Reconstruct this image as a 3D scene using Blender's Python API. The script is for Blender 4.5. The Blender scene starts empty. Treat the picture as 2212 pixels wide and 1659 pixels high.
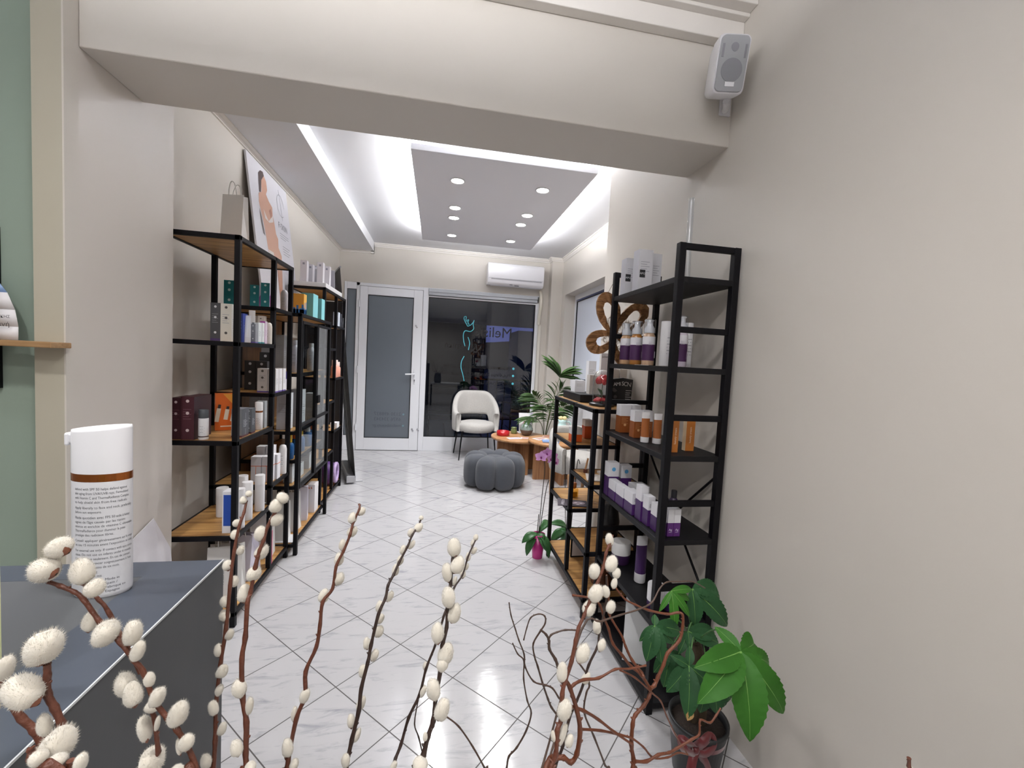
import bpy, math, random
from mathutils import Vector, Matrix
random.seed(7)
SC = bpy.context.scene
COL = SC.collection
PI = math.pi

# ------------------------------------------------------------------ camera
cam = bpy.data.objects.new('camera', bpy.data.cameras.new('camera'))
COL.objects.link(cam)
cam.data.sensor_width = 36.0
cam.data.lens = 916.0 / 2212.0 * 36.0
cam.data.clip_start = 0.01
yaw, pitch, roll = .17684, -.057975, -.052087
_f = Vector((math.sin(yaw)*math.cos(pitch), math.cos(yaw)*math.cos(pitch), math.sin(pitch)))
_r = Vector((math.cos(yaw), -math.sin(yaw), 0))
_d = -_r.cross(_f)
_R = math.cos(roll)*_r + math.sin(roll)*_d
_D = -math.sin(roll)*_r + math.cos(roll)*_d
cam.matrix_world = Matrix(((_R.x, -_D.x, -_f.x, 0), (_R.y, -_D.y, -_f.y, 0), (_R.z, -_D.z, -_f.z, 1.34), (0, 0, 0, 1)))
SC.camera = cam

# ------------------------------------------------------------------ world, lights, exposure
SC.view_settings.view_transform = 'Standard'
SC.view_settings.look = 'None'
SC.view_settings.gamma = 1.0
SC.view_settings.exposure = 0.55
SC.view_settings.use_curve_mapping = False
w = bpy.data.worlds.new('dusk_sky'); SC.world = w; w.use_nodes = True
nt = w.node_tree; nt.nodes.clear()
wo = nt.nodes.new('ShaderNodeOutputWorld'); bg = nt.nodes.new('ShaderNodeBackground')
tc = nt.nodes.new('ShaderNodeTexCoord'); sp = nt.nodes.new('ShaderNodeSeparateXYZ'); rp = nt.nodes.new('ShaderNodeValToRGB')
rp.color_ramp.elements[0].position = 0.0; rp.color_ramp.elements[0].color = (.13, .15, .40, 1)
rp.color_ramp.elements[1].position = 0.5; rp.color_ramp.elements[1].color = (.05, .07, .20, 1)
nt.links.new(tc.outputs['Generated'], sp.inputs[0]); nt.links.new(sp.outputs['Z'], rp.inputs[0])
nt.links.new(rp.outputs[0], bg.inputs[0]); nt.links.new(bg.outputs[0], wo.inputs[0])
bg.inputs[1].default_value = .45

def area(name, loc, sx, sy, power, rot=(0, 0, 0), col=(1, 1, 1), spread=PI):
    l = bpy.data.lights.new(name, 'AREA'); l.shape = 'RECTANGLE'; l.size = sx; l.size_y = sy
    l.energy = power; l.color = col; l.spread = spread
    o = bpy.data.objects.new(name, l); COL.objects.link(o); o.location = loc; o.rotation_euler = rot
    return o
def spot(name, loc, power, size=2.2, blend=.6, rad=.035, col=(.985, .99, 1)):
    l = bpy.data.lights.new(name, 'SPOT'); l.energy = power; l.spot_size = size; l.spot_blend = blend
    l.shadow_soft_size = rad; l.color = col
    o = bpy.data.objects.new(name, l); COL.objects.link(o); o.location = loc
    return o
COOL = (.98, .99, 1)
# light strips lying on top of the hung ceiling panel of the far room (they shine up and outwards)
PX0, PX1, PY0, PY1 = -.225, 1.05, 2.9, 5.08
STRIP = 13.0
area('strip_light', (PX0+.05, (PY0+PY1)/2, 2.712), .03, PY1-PY0-.1, STRIP*1.2, (0, PI-.75, 0), COOL)
area('strip_light', (PX1-.05, (PY0+PY1)/2, 2.712), .03, PY1-PY0-.1, STRIP*1.2, (0, PI+.75, 0), COOL)
area('strip_light', ((PX0+PX1)/2, PY0+.05, 2.712), PX1-PX0-.1, .03, STRIP*.8, (PI+.75, 0, 0), COOL)
area('strip_light', ((PX0+PX1)/2, PY1-.05, 2.712), PX1-PX0-.1, .03, STRIP*.6, (PI-.75, 0, 0), COOL)
SPOTS = [(.095, 3.31), (.10, 3.90), (.10, 4.18), (.10, 4.78), (.75, 3.29), (.755, 3.89), (.75, 4.17), (.753, 4.78)]
for sx, sy in SPOTS: spot('downlight_beam', (sx, sy, 2.642), 27)
# the same panel hangs over the near room, above and behind the camera
NX0, NX1, NY0, NY1 = -1.5, .55, -2.3, .75
NZ = 2.60
area('strip_light', (NX1-.05, (NY0+NY1)/2, NZ+.05), .03, NY1-NY0-.1, 12, (0, PI+.8, 0), COOL)
area('strip_light', ((NX0+NX1)/2, NY1-.05, NZ+.05), NX1-NX0-.1, .03, 10.5, (PI-.8, 0, 0), COOL)
area('strip_light', (NX0+.05, (NY0+NY1)/2, NZ+.05), .03, NY1-NY0-.1, 9, (0, PI-.8, 0), COOL)
NSPOTS = [(-.95, .35), (-.95, -.75), (-.95, -1.85), (.05, .25), (.05, -.75), (.05, -1.85)]
for sx, sy in NSPOTS: spot('downlight_beam', (sx, sy, NZ-.045), 27.5, 2.85, .9, .05, (1, .985, .965))

# ------------------------------------------------------------------ materials
def lin(c):
    if isinstance(c, str):
        c = c.lstrip('#'); c = [int(c[i:i+2], 16)/255 for i in (0, 2, 4)]
    return tuple(((x+.055)/1.055)**2.4 if x > .04045 else x/12.92 for x in c) + (1,)
MATS = {}
def mat(name, col='#808080', rough=.5, metal=0, spec=.5, bump=0, bscale=200, noise=0, nscale=8, emit=None, estr=0, sheen=0, trans=0, coat=0, sss=0):
    if name in MATS: return MATS[name]
    m = bpy.data.materials.new(name); m.use_nodes = True
    b = m.node_tree.nodes['Principled BSDF']; N = m.node_tree.nodes; L = m.node_tree.links
    c = lin(col)
    b.inputs['Base Color'].default_value = c; b.inputs['Roughness'].default_value = rough
    b.inputs['Metallic'].default_value = metal; b.inputs['Specular IOR Level'].default_value = spec
    b.inputs['Sheen Weight'].default_value = sheen; b.inputs['Transmission Weight'].default_value = trans
    b.inputs['Coat Weight'].default_value = coat
    if sss:
        b.inputs['Subsurface Weight'].default_value = sss; b.inputs['Subsurface Radius'].default_value = (.006, .005, .004)
    if emit:
        b.inputs['Emission Color'].default_value = lin(emit); b.inputs['Emission Strength'].default_value = estr
    if bump or noise:
        t = N.new('ShaderNodeTexCoord')
    if bump:
        n = N.new('ShaderNodeTexNoise'); n.inputs['Scale'].default_value = bscale; n.inputs['Detail'].default_value = 4
        p = N.new('ShaderNodeBump'); p.inputs['Strength'].default_value = bump; p.inputs['Distance'].default_value = .004
        L.new(t.outputs['Object'], n.inputs['Vector']); L.new(n.outputs['Fac'], p.inputs['Height']); L.new(p.outputs['Normal'], b.inputs['Normal'])
    if noise:
        n2 = N.new('ShaderNodeTexNoise'); n2.inputs['Scale'].default_value = nscale; n2.inputs['Detail'].default_value = 5
        mx = N.new('ShaderNodeMix'); mx.data_type = 'RGBA'
        mx.inputs['A'].default_value = tuple(x*(1-noise) for x in c[:3])+(1,); mx.inputs['B'].default_value = tuple(min(1, x*(1+noise)) for x in c[:3])+(1,)
        L.new(t.outputs['Object'], n2.inputs['Vector']); L.new(n2.outputs['Fac'], mx.inputs['Factor']); L.new(mx.outputs['Result'], b.inputs['Base Color'])
    MATS[name] = m
    return m
def C(hexcol, rough=.45, **k):
    return mat('print_' + hexcol.lstrip('#') + ('' if rough == .45 else '_%d' % (rough*100)), hexcol, rough, **k)
def wood_mat(name, c1, c2, axis=1, scale=1.0, rough=.45, c3=None):
    m = bpy.data.materials.new(name); m.use_nodes = True; N = m.node_tree.nodes; L = m.node_tree.links
    b = N['Principled BSDF']; b.inputs['Roughness'].default_value = rough
    t = N.new('ShaderNodeTexCoord'); mp = N.new('ShaderNodeMapping')
    s = [22*scale]*3; s[axis] = 1.6*scale; mp.inputs['Scale'].default_value = s
    n = N.new('ShaderNodeTexNoise'); n.inputs['Scale'].default_value = 1.6; n.inputs['Detail'].default_value = 8; n.inputs['Distortion'].default_value = 1.1
    r = N.new('ShaderNodeValToRGB'); r.color_ramp.elements[0].position = .32; r.color_ramp.elements[0].color = lin(c1)
    r.color_ramp.elements[1].position = .68; r.color_ramp.elements[1].color = lin(c2)
    L.new(t.outputs['Object'], mp.inputs[0]); L.new(mp.outputs[0], n.inputs['Vector']); L.new(n.outputs['Fac'], r.inputs[0]); L.new(r.outputs[0], b.inputs['Base Color'])
    return m
def glass_mat(name, tint=(1, 1, 1), refl=1.0, rough=0.0):
    m = bpy.data.materials.new(name); m.use_nodes = True; N = m.node_tree.nodes; L = m.node_tree.links
    N.remove(N['Principled BSDF']); o = N['Material Output']
    tr = N.new('ShaderNodeBsdfTransparent'); tr.inputs[0].default_value = tint + (1,)
    gl = N.new('ShaderNodeBsdfGlossy'); gl.inputs['Roughness'].default_value = rough
    fr = N.new('ShaderNodeLayerWeight'); fr.inputs[0].default_value = .5
    pw = N.new('ShaderNodeMath'); pw.operation = 'POWER'; pw.inputs[1].default_value = 5; L.new(fr.outputs['Facing'], pw.inputs[0])
    mu = N.new('ShaderNodeMath'); mu.operation = 'MULTIPLY_ADD'; mu.inputs[1].default_value = .75*refl; mu.inputs[2].default_value = .035*refl
    mx = N.new('ShaderNodeMixShader')
    L.new(pw.outputs[0], mu.inputs[0]); L.new(mu.outputs[0], mx.inputs[0]); L.new(tr.outputs[0], mx.inputs[1]); L.new(gl.outputs[0], mx.inputs[2]); L.new(mx.outputs[0], o.inputs['Surface'])
    return m

WALL = mat('wall_paint', '#cdc7bf', .55, bump=.03, bscale=260)
LACQ = mat('wall_lacquer', '#cdc6bf', .34, spec=.4)
BEAM = mat('beam_paint', '#cdc7bf', .6, bump=.03, bscale=260)
GREEN = mat('wall_green', '#8e9d90', .6, bump=.03, bscale=260)
CEIL = mat('ceiling_paint', '#dcdcdf', .7)
SOFF = mat('soffit_paint', '#dddde0', .7)
PANEL = mat('panel_paint', '#e2e2e8', .7)
TRIM = mat('moulding_white', '#e6e1dc', .5)
UPVC = mat('frame_white', '#e4e5ea', .3)
GASK = mat('gasket_black', '#0c0c10', .5)
FILM = mat('frosted_film', '#666d75', .35)
FILMW = mat('white_film', '#cfd5e2', .4)
PANE = glass_mat('pane_glass', (.80, .85, .93), 1.6)
CLEAR = glass_mat('clear_glass', (.93, .96, .95), 1.0)
DOME = glass_mat('dome_glass', (.95, .97, .97), 2.6)
PLAST = glass_mat('clear_plastic', (.90, .92, .94), 2.4, .1)
BLACKM = mat('black_metal', '#0c0b10', .5, spec=.2)
BLACKB = mat('black_board', '#0f0e12', .55, spec=.3)
OAK = wood_mat('oak_board', '#8d6336', '#c79a5e', 0, 1.0, .4)
OAKD = wood_mat('oak_back', '#6a4c30', '#8a6642', 2, 1.0, .45)
TABW = wood_mat('table_oak', '#8a5a38', '#b8875c', 2, .8, .4)
TABT = wood_mat('table_top_oak', '#a8764c', '#c99b70', 0, .8, .35)
SHELFW = wood_mat('shelf_oak', '#8c6a45', '#ab8860', 0, 1.2, .5)
LEGW = wood_mat('leg_oak', '#a87a52', '#c79c72', 2, 1.2, .4)
BOUC = mat('boucle_fabric', '#c0bdb9', .95, bump=1.0, bscale=190, noise=.20, nscale=130, sheen=.2)
BOUCG = mat('boucle_grey', '#a5a29e', .95, bump=1.0, bscale=190, noise=.32, nscale=130, sheen=.2)
GREY = mat('grey_fabric', '#4a4d54', .95, bump=.5, bscale=420, noise=.12, nscale=300, sheen=.25)
CHAR = mat('counter_laminate', '#585a5d', .5, spec=.15)
CHARE = mat('counter_edge', '#474d58', .3, spec=.4)
WORN = mat('worn_edge', '#c9cdd0', .5)
LED = mat('lamp_lens', '#ffffff', .4, emit='#fff6ec', estr=28)
CHROME = mat('chrome', '#c9ccd2', .18, metal=1)
COPPER = mat('copper_foil', '#a5602f', .22, metal=.85)
BARK = mat('willow_bark', '#5f3526', .45, noise=.35, nscale=90, bump=.3, bscale=300)
BARKD = mat('willow_bark_dark', '#33231d', .5, noise=.4, nscale=90, bump=.3, bscale=300)
ORBK = mat('corkscrew_bark', '#5f3019', .5, noise=.35, nscale=70, bump=.2, bscale=300)
GRBK = mat('corkscrew_grey', '#4a382f', .5, noise=.4, nscale=70, bump=.2, bscale=300)
FUR = mat('catkin_fur', '#dfd8cb', .9, sheen=.6, noise=.06, nscale=400, bump=.4, bscale=900, sss=.15)
BUDS = mat('bud_scale', '#7b4a36', .5)
SOIL = mat('potting_soil', '#2b211c', .95, bump=1, bscale=120)
def leaf_mat(name, c1, c2, rough=.5):
    m = mat(name, c1, rough, noise=0, spec=.2); N = m.node_tree.nodes; L = m.node_tree.links; b = N['Principled BSDF']
    t = N.new('ShaderNodeTexCoord'); n = N.new('ShaderNodeTexNoise'); n.inputs['Scale'].default_value = 14
    mx = N.new('ShaderNodeMix'); mx.data_type = 'RGBA'; mx.inputs['A'].default_value = lin(c1); mx.inputs['B'].default_value = lin(c2)
    L.new(t.outputs['Object'], n.inputs[0]); L.new(n.outputs['Fac'], mx.inputs['Factor']); L.new(mx.outputs['Result'], b.inputs['Base Color'])
    return m
LEAFB = leaf_mat('leaf_bright', '#2b591c', '#3b7226')
LEAFM = leaf_mat('leaf_fresh', '#437c2a', '#306423')
LEAFD = leaf_mat('leaf_dark', '#24452a', '#35603a')
LEAFP = leaf_mat('leaf_palm', '#263f22', '#4d6a38')
LEAFO = leaf_mat('leaf_orchid', '#2c5030', '#3f6a3c', .3)
VEIN = mat('leaf_vein', '#6f9c4c', .5)
BROWNL = mat('leaf_brown', '#b08a56', .6)
PETAL = mat('orchid_petal', '#e3a9e6', .6, noise=.2, nscale=60)
ROSE = mat('rose_petal', '#b01220', .55)
RIB = mat('satin_ribbon', '#65151c', .35, sheen=.5)

def tile_mat():
    m = bpy.data.materials.new('marble_tile_floor'); m.use_nodes = True; N = m.node_tree.nodes; L = m.node_tree.links
    b = N['Principled BSDF']
    def math_(op, a, c=None, d=None):
        n = N.new('ShaderNodeMath'); n.operation = op
        for i, v in enumerate((a, c, d)):
            if v is None: continue
            if isinstance(v, (int, float)): n.inputs[i].default_value = v
            else: L.new(v, n.inputs[i])
        return n.outputs[0]
    g = N.new('ShaderNodeNewGeometry'); s = N.new('ShaderNodeSeparateXYZ'); L.new(g.outputs['Position'], s.inputs[0])
    T = .3275; r2 = 2**.5
    u = math_('DIVIDE', math_('SUBTRACT', math_('DIVIDE', math_('ADD', s.outputs[0], s.outputs[1]), r2), .961), T)
    v = math_('DIVIDE', math_('SUBTRACT', math_('DIVIDE', math_('SUBTRACT', s.outputs[0], s.outputs[1]), r2), -1.449), T)
    def edge(x):
        f = math_('FRACT', math_('ADD', x, 100)); return math_('MINIMUM', f, math_('SUBTRACT', 1, f))
    e = math_('MINIMUM', edge(u), edge(v))
    gr = math_('LESS_THAN', e, .0062)
    # vein noise per tile, streaks along x
    fl = N.new('ShaderNodeCombineXYZ'); L.new(math_('FLOOR', u), fl.inputs[0]); L.new(math_('FLOOR', v), fl.inputs[1])
    wn = N.new('ShaderNodeTexWhiteNoise'); wn.noise_dimensions = '3D'; L.new(fl.outputs[0], wn.inputs[0])
    mp = N.new('ShaderNodeMapping'); mp.inputs['Scale'].default_value = (5, 26, 1); mp.inputs['Rotation'].default_value = (0, 0, .06); L.new(g.outputs['Position'], mp.inputs[0])
    ad = N.new('ShaderNodeVectorMath'); ad.operation = 'MULTIPLY_ADD'; L.new(wn.outputs['Color'], ad.inputs[0]); ad.inputs[1].default_value = (7, 7, 7); L.new(mp.outputs[0], ad.inputs[2])
    n = N.new('ShaderNodeTexNoise'); n.inputs['Scale'].default_value = 1.0; n.inputs['Detail'].default_value = 9; n.inputs['Roughness'].default_value = .68; n.inputs['Distortion'].default_value = .7; L.new(ad.outputs[0], n.inputs[0])
    r = N.new('ShaderNodeValToRGB'); r.color_ramp.elements[0].position = .30; r.color_ramp.elements[0].color = lin('#9c9ca2'); r.color_ramp.elements[1].position = .47; r.color_ramp.elements[1].color = lin('#bebdbf')
    L.new(n.outputs['Fac'], r.inputs[0])
    mx = N.new('ShaderNodeMix'); mx.data_type = 'RGBA'; L.new(gr, mx.inputs['Factor']); L.new(r.outputs[0], mx.inputs['A']); mx.inputs['B'].default_value = lin('#4f4c4a')
    L.new(mx.outputs['Result'], b.inputs['Base Color'])
    L.new(math_('ADD', .13, math_('MULTIPLY', gr, .5)), b.inputs['Roughness'])
    n3 = N.new('ShaderNodeTexNoise'); n3.inputs['Scale'].default_value = 30; n3.inputs['Detail'].default_value = 3
    mp3 = N.new('ShaderNodeMapping'); mp3.inputs['Scale'].default_value = (.6, 1.6, 1); L.new(g.outputs['Position'], mp3.inputs[0]); L.new(mp3.outputs[0], n3.inputs[0])
    h = math_('SUBTRACT', math_('MULTIPLY', n3.outputs['Fac'], .35), gr)
    bp = N.new('ShaderNodeBump'); bp.inputs['Strength'].default_value = .4; bp.inputs['Distance'].default_value = .002; L.new(h, bp.inputs['Height']); L.new(bp.outputs[0], b.inputs['Normal'])
    return m
TILE = tile_mat()

# ------------------------------------------------------------------ mesh helpers
class MB:
    def __init__(s): s.v = []; s.f = []; s.m = []; s.s = []
    def add(s, vs, fs, mi=0, sm=False, M=None):
        o = len(s.v)
        s.v += [tuple(M @ Vector(p)) if M is not None else tuple(p) for p in vs]
        for f in fs: s.f.append(tuple(i+o for i in f)); s.m.append(mi); s.s.append(sm)
        return s
    def box(s, x0, x1, y0, y1, z0, z1, mi=0, M=None):
        v = [(x, y, z) for x in (x0, x1) for y in (y0, y1) for z in (z0, z1)]
        return s.add(v, [(0, 1, 3, 2), (4, 6, 7, 5), (0, 4, 5, 1), (2, 3, 7, 6), (0, 2, 6, 4), (1, 5, 7, 3)], mi, False, M)
    def lathe(s, prof, c=(0, 0, 0), n=28, mi=0, M=None, sx=1, sy=1, sm=True, cap=True):
        vs = []; fs = []
        for r, z in prof:
            for k in range(n):
                a = 2*PI*k/n; vs.append((c[0]+r*sx*math.cos(a), c[1]+r*sy*math.sin(a), c[2]+z))
        for i in range(len(prof)-1):
            for k in range(n):
                k2 = (k+1) % n; fs.append((i*n+k, i*n+k2, (i+1)*n+k2, (i+1)*n+k))
        s.add(vs, fs, mi, sm, M)
        if cap:
            for i, rev in ((0, True), (len(prof)-1, False)):
                if prof[i][0] > 1e-6:
                    ring = [vs[i*n+k] for k in range(n)]
                    s.add(ring, [tuple(range(n))[::-1] if rev else tuple(range(n))], mi, False, M)
        return s
    def tube(s, pts, r, n=8, mi=0, cap=True, M=None):
        P = [Vector(p[:3]) for p in pts]; rr = [p[3] if len(p) > 3 else r for p in pts]
        vs = []; fs = []; up = Vector((.13, .21, .97)); prev = None
        for i, p in enumerate(P):
            t = (P[min(i+1, len(P)-1)] - P[max(i-1, 0)]).normalized()
            a = prev if prev is not None else t.cross(up)
            a = (a - t*a.dot(t))
            if a.length < 1e-5: a = t.orthogonal()
            a.normalize(); prev = a; b = t.cross(a)
            for k in range(n):
                q = 2*PI*k/n; vs.append(p + (a*math.cos(q)+b*math.sin(q))*rr[i])
        for i in range(len(P)-1):
            for k in range(n):
                k2 = (k+1) % n; fs.append((i*n+k, i*n+k2, (i+1)*n+k2, (i+1)*n+k))
        s.add(vs, fs, mi, True, M)
        if cap:
            s.add(vs[:n], [tuple(range(n))[::-1]], mi, False, M); s.add(vs[-n:], [tuple(range(n))], mi, False, M)
        return s
    def poly(s, pts, mi=0, M=None): return s.add(pts, [tuple(range(len(pts)))], mi, False, M)
    def prism(s, pts, vec, mi=0, M=None):
        n = len(pts); V = Vector(vec); q = [tuple(Vector(p)+V) for p in pts]
        return s.add(list(pts)+q, [tuple(range(n))[::-1], tuple(range(n, 2*n))] + [(i, (i+1) % n, n+(i+1) % n, n+i) for i in range(n)], mi, False, M)
    def ball(s, c, rx, ry, rz, n=16, k=10, mi=0, M=None, p=1.0):
        vs = []; fs = []
        sg = lambda x, e: math.copysign(abs(x)**e, x)
        for i in range(k+1):
            th = -PI/2+PI*i/k
            for j in range(n):
                a = 2*PI*j/n
                vs.append((c[0]+rx*sg(math.cos(th), p)*sg(math.cos(a), p), c[1]+ry*sg(math.cos(th), p)*sg(math.sin(a), p), c[2]+rz*sg(math.sin(th), p)))
        for i in range(k):
            for j in range(n):
                j2 = (j+1) % n; fs.append((i*n+j, i*n+j2, (i+1)*n+j2, (i+1)*n+j))
        return s.add(vs, fs, mi, True, M)
    def text(s, txt, size, M, mi=0, align='CENTER', depth=0, sx=1.0):
        key = (txt, align); 
        if key not in TXT:
            cu = bpy.data.curves.new('t', 'FONT'); cu.body = txt; cu.size = 1; cu.align_x = align; cu.align_y = 'CENTER'; cu.resolution_u = 2
            ob = bpy.data.objects.new('t', cu); COL.objects.link(ob)
            dg = bpy.context.evaluated_depsgraph_get(); dg.update()
            me = bpy.data.meshes.new_from_object(ob.evaluated_get(dg))
            TXT[key] = ([tuple(v.co) for v in me.vertices], [tuple(p.vertices) for p in me.polygons])
            bpy.data.objects.remove(ob); bpy.data.curves.remove(cu); bpy.data.meshes.remove(me)
        vs, fs = TXT[key]
        return s.add([(x*size*sx, y*size, depth) for x, y, z in vs], fs, mi, False, M)
    def build(s, name, mats, parent=None, origin=None, bevel=0, sub=0, bseg=2):
        if not isinstance(mats, (list, tuple)): mats = [mats]
        o = Vector(origin) if origin is not None else (Vector(parent['_o']) if parent is not None and '_o' in parent else Vector((0, 0, 0)))
        me = bpy.data.meshes.new(name)
        me.from_pydata([tuple(Vector(p)-o) for p in s.v], [], s.f)
        for m in mats: me.materials.append(m)
        me.polygons.foreach_set('material_index', s.m); me.polygons.foreach_set('use_smooth', s.s); me.update()
        ob = bpy.data.objects.new(name, me); COL.objects.link(ob)
        if parent is not None:
            ob.parent = parent; ob['_o'] = tuple(o)
        else:
            ob.location = o; ob['_o'] = tuple(o)
        if bevel:
            b = ob.modifiers.new('bevel', 'BEVEL'); b.width = bevel; b.segments = bseg; b.limit_method = 'ANGLE'; b.angle_limit = .6
        if sub:
            b = ob.modifiers.new('subdivision', 'SUBSURF'); b.levels = sub; b.render_levels = sub
        return ob
TXT = {}
def tag(o, label, cat, group=None):
    o['label'] = label; o['category'] = cat
    if group: o['group'] = group
    return o
def thing(name, label, cat, loc, group=None):
    o = bpy.data.objects.new(name, None); COL.objects.link(o); o.location = loc; o['_o'] = tuple(loc); o.empty_display_size = .05
    return tag(o, label, cat, group)
def struct(name, mb, mats, parent=None, **k):
    o = mb.build(name, mats, parent, **k); o['kind'] = 'structure'; return o
def FRONT(x, y, z):    # text/print plane facing -Y at (x,y,z): local x -> +X, local y -> +Z
    return Matrix.Translation((x, y, z)) @ Matrix(((1, 0, 0, 0), (0, 0, -1, 0), (0, 1, 0, 0), (0, 0, 0, 1)))
def BACK(x, y, z):     # facing +Y (reads mirrored from inside)
    return Matrix.Translation((x, y, z)) @ Matrix(((-1, 0, 0, 0), (0, 0, 1, 0), (0, 1, 0, 0), (0, 0, 0, 1)))
def RIGHT(x, y, z):    # facing +X: local x -> +Y
    return Matrix.Translation((x, y, z)) @ Matrix(((0, 0, 1, 0), (1, 0, 0, 0), (0, 1, 0, 0), (0, 0, 0, 1)))
def LEFT(x, y, z):     # facing -X: local x -> -Y
    return Matrix.Translation((x, y, z)) @ Matrix(((0, 0, -1, 0), (-1, 0, 0, 0), (0, 1, 0, 0), (0, 0, 0, 1)))

# ================================================================== THE ROOM
XR, XL, YB = 1.11, -1.32, 6.0
struct('floor', MB().box(-3.1, 2.05, -3.1, 6.14, -.12, 0), TILE)
struct('wall_right', MB().box(1.11, 2.05, -3.1, 1.875, 0, 2.95).box(1.118, 2.05, 1.875, 2.82, 0, 2.95), WALL)
struct('wall_right_far', MB().box(1.705, 2.05, 2.82, 4.3, 0, 2.95).box(1.705, 2.05, 4.3, 5.72, 2.265, 2.95).box(1.705, 2.05, 5.72, 5.87, 0, 2.95).box(1.54, 2.05, 5.87, 6.14, 0, 2.95), WALL)
struct('wall_front', MB().box(-1.46, -1.248, 6.0, 6.14, 0, 2.95).box(-1.248, 1.40, 6.0, 6.14, 2.258, 2.95).box(1.40, 1.54, 6.0, 6.14, 0, 2.95), WALL)
struct('wall_left_far', MB().box(-1.46, -1.32, 2.06, 6.0, 0, 2.95), WALL)
struct('wall_left_reveal', MB().box(-1.46, -1.125, 1.721, 2.06, 0, 2.95).box(-1.206, -1.125, 1.58, 1.721, 0, 2.95), LACQ)
struct('wall_left', MB().box(-3.1, -1.207, 1.566, 1.72, 0, 2.95), GREEN)
struct('wall_left_near', MB().box(-3.1, -2.9, -3.1, 1.566, 0, 2.95), WALL)
struct('wall_back', MB().box(-2.9, 1.11, -3.1, -2.9, 0, 2.95), WALL)
struct('trim_1', MB().box(-1.207, -1.130, 1.526, 1.58, 0, 2.95), mat('trim_paint_shaded', '#b3ad9c', .55))  # shade on the trim's front face is put into this darker colour
struct('wall_left_lit_edge', MB().box(-1.130, -1.125, 1.526, 1.58, 0, 2.95), BEAM)  # side of the trim in a lighter colour, standing in for light on it
struct('ceiling', MB().box(-2.95, 1.2, -2.95, 1.6, 2.71, 2.8), CEIL)
struct('ceiling_beam', MB().box(-1.125, 1.118, 1.58, 1.875, 2.229, 2.95), BEAM, bevel=.004)
def molding(mb, pts, prof, closed=False):   # sweep a (out, down) profile along a horizontal polyline; 'out' = left of travel
    P = [Vector((p[0], p[1], 0)) for p in pts]; z = pts[0][2]; rings = []
    for i, p in enumerate(P):
        d0 = (P[i]-P[i-1]).normalized() if i else None; d1 = (P[i+1]-P[i]).normalized() if i < len(P)-1 else None
        if d0 is None: d0 = d1
        if d1 is None: d1 = d0
        n0 = Vector((-d0.y, d0.x, 0)); n1 = Vector((-d1.y, d1.x, 0)); n = (n0+n1); n = n/max(.2, n.dot(n0))
        rings.append([tuple(p+n*a+Vector((0, 0, z-b))) for a, b in prof])
    k = len(prof); vs = [q for r in rings for q in r]; fs = []
    for i in range(len(rings)-1):
        for j in range(k-1): fs.append((i*k+j, i*k+j+1, (i+1)*k+j+1, (i+1)*k+j))
    fs.append(tuple(range(k))); fs.append(tuple((len(rings)-1)*k+j for j in range(k))[::-1])
    mb.add(vs, fs)
CROWN = [(0, 0), (.045, 0), (.045, .010), (.030, .014), (.030, .024), (.012, .040), (.012, .046), (0, .052)]
CROWNS = [(0, 0), (.045, 0), (.045, .008), (.025, .012), (.012, .022), (.012, .027), (0, .027)]
m = MB(); molding(m, [(1.71, 2.83, 2.79), (1.705, 5.87, 2.79), (1.54, 5.87, 2.79), (1.54, 6.0, 2.79), (-.885, 6.0, 2.79)], CROWN); struct('trim_2', m, TRIM)
m = MB(); molding(m, [(-.885, 6.0, 2.675), (-1.32, 6.0, 2.675), (-1.32, 2.06, 2.675)], CROWNS); m.box(-.925, -.885, 5.955, 6.0, 2.648, 2.79); struct('trim_3', m, TRIM)
m = MB(); m.box(-1.125, 1.11, 1.538, 1.582, 2.602, 2.676); m.box(-1.125, 1.11, 1.47, 1.582, 2.690, 2.712); m.box(-1.125, 1.11, 1.51, 1.582, 2.676, 2.690); struct('trim_4', m, TRIM, bevel=.003)
m = MB(); m.box(-.885, 2.0, 1.875, 6.1, 2.79, 2.95); struct('ceiling_far', m, CEIL)
m = MB(); m.box(-1.46, -.885, 1.875, 6.1, 2.675, 2.95); struct('ceiling_soffit', m, SOFF)

def downlight(parent, x, y, z):
    r = MB().lathe([(.046, .0), (.058, .0), (.058, -.005), (.051, -.007), (.046, -.004)], (x, y, z), 24, cap=False).build('bezel', UPVC, parent)
    MB().lathe([(.0455, -.0035), (.0001, -.0035)], (x, y, z), 24, cap=False).build('lamp_lens', LED, r)
pn = thing('ceiling_panel', 'grey ceiling panel hung below the white far ceiling with eight round downlights', 'ceiling panel', ((PX0+PX1)/2, (PY0+PY1)/2, 2.66))
MB().box(PX0, PX1, PY0, PY1, 2.66, 2.70).build('board', PANEL, pn, bevel=.002)
MB().box(PX0+.14, PX1-.14, PY0+.14, PY1-.14, 2.70, 2.79).build('hanger_box', CEIL, pn)
for sx, sy in SPOTS: downlight(pn, sx, sy, 2.66)
np_ = thing('ceiling_panel', 'ceiling panel with downlights hung over the near room above the counter', 'ceiling panel', ((NX0+NX1)/2, (NY0+NY1)/2, NZ))
MB().box(NX0, NX1, NY0, NY1, NZ, NZ+.035).build('board', PANEL, np_)
MB().box(NX0+.14, NX1-.14, NY0+.14, NY1-.14, NZ+.035, 2.71).build('hanger_box', CEIL, np_)
for sx, sy in NSPOTS: downlight(np_, sx, sy, NZ)

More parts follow.
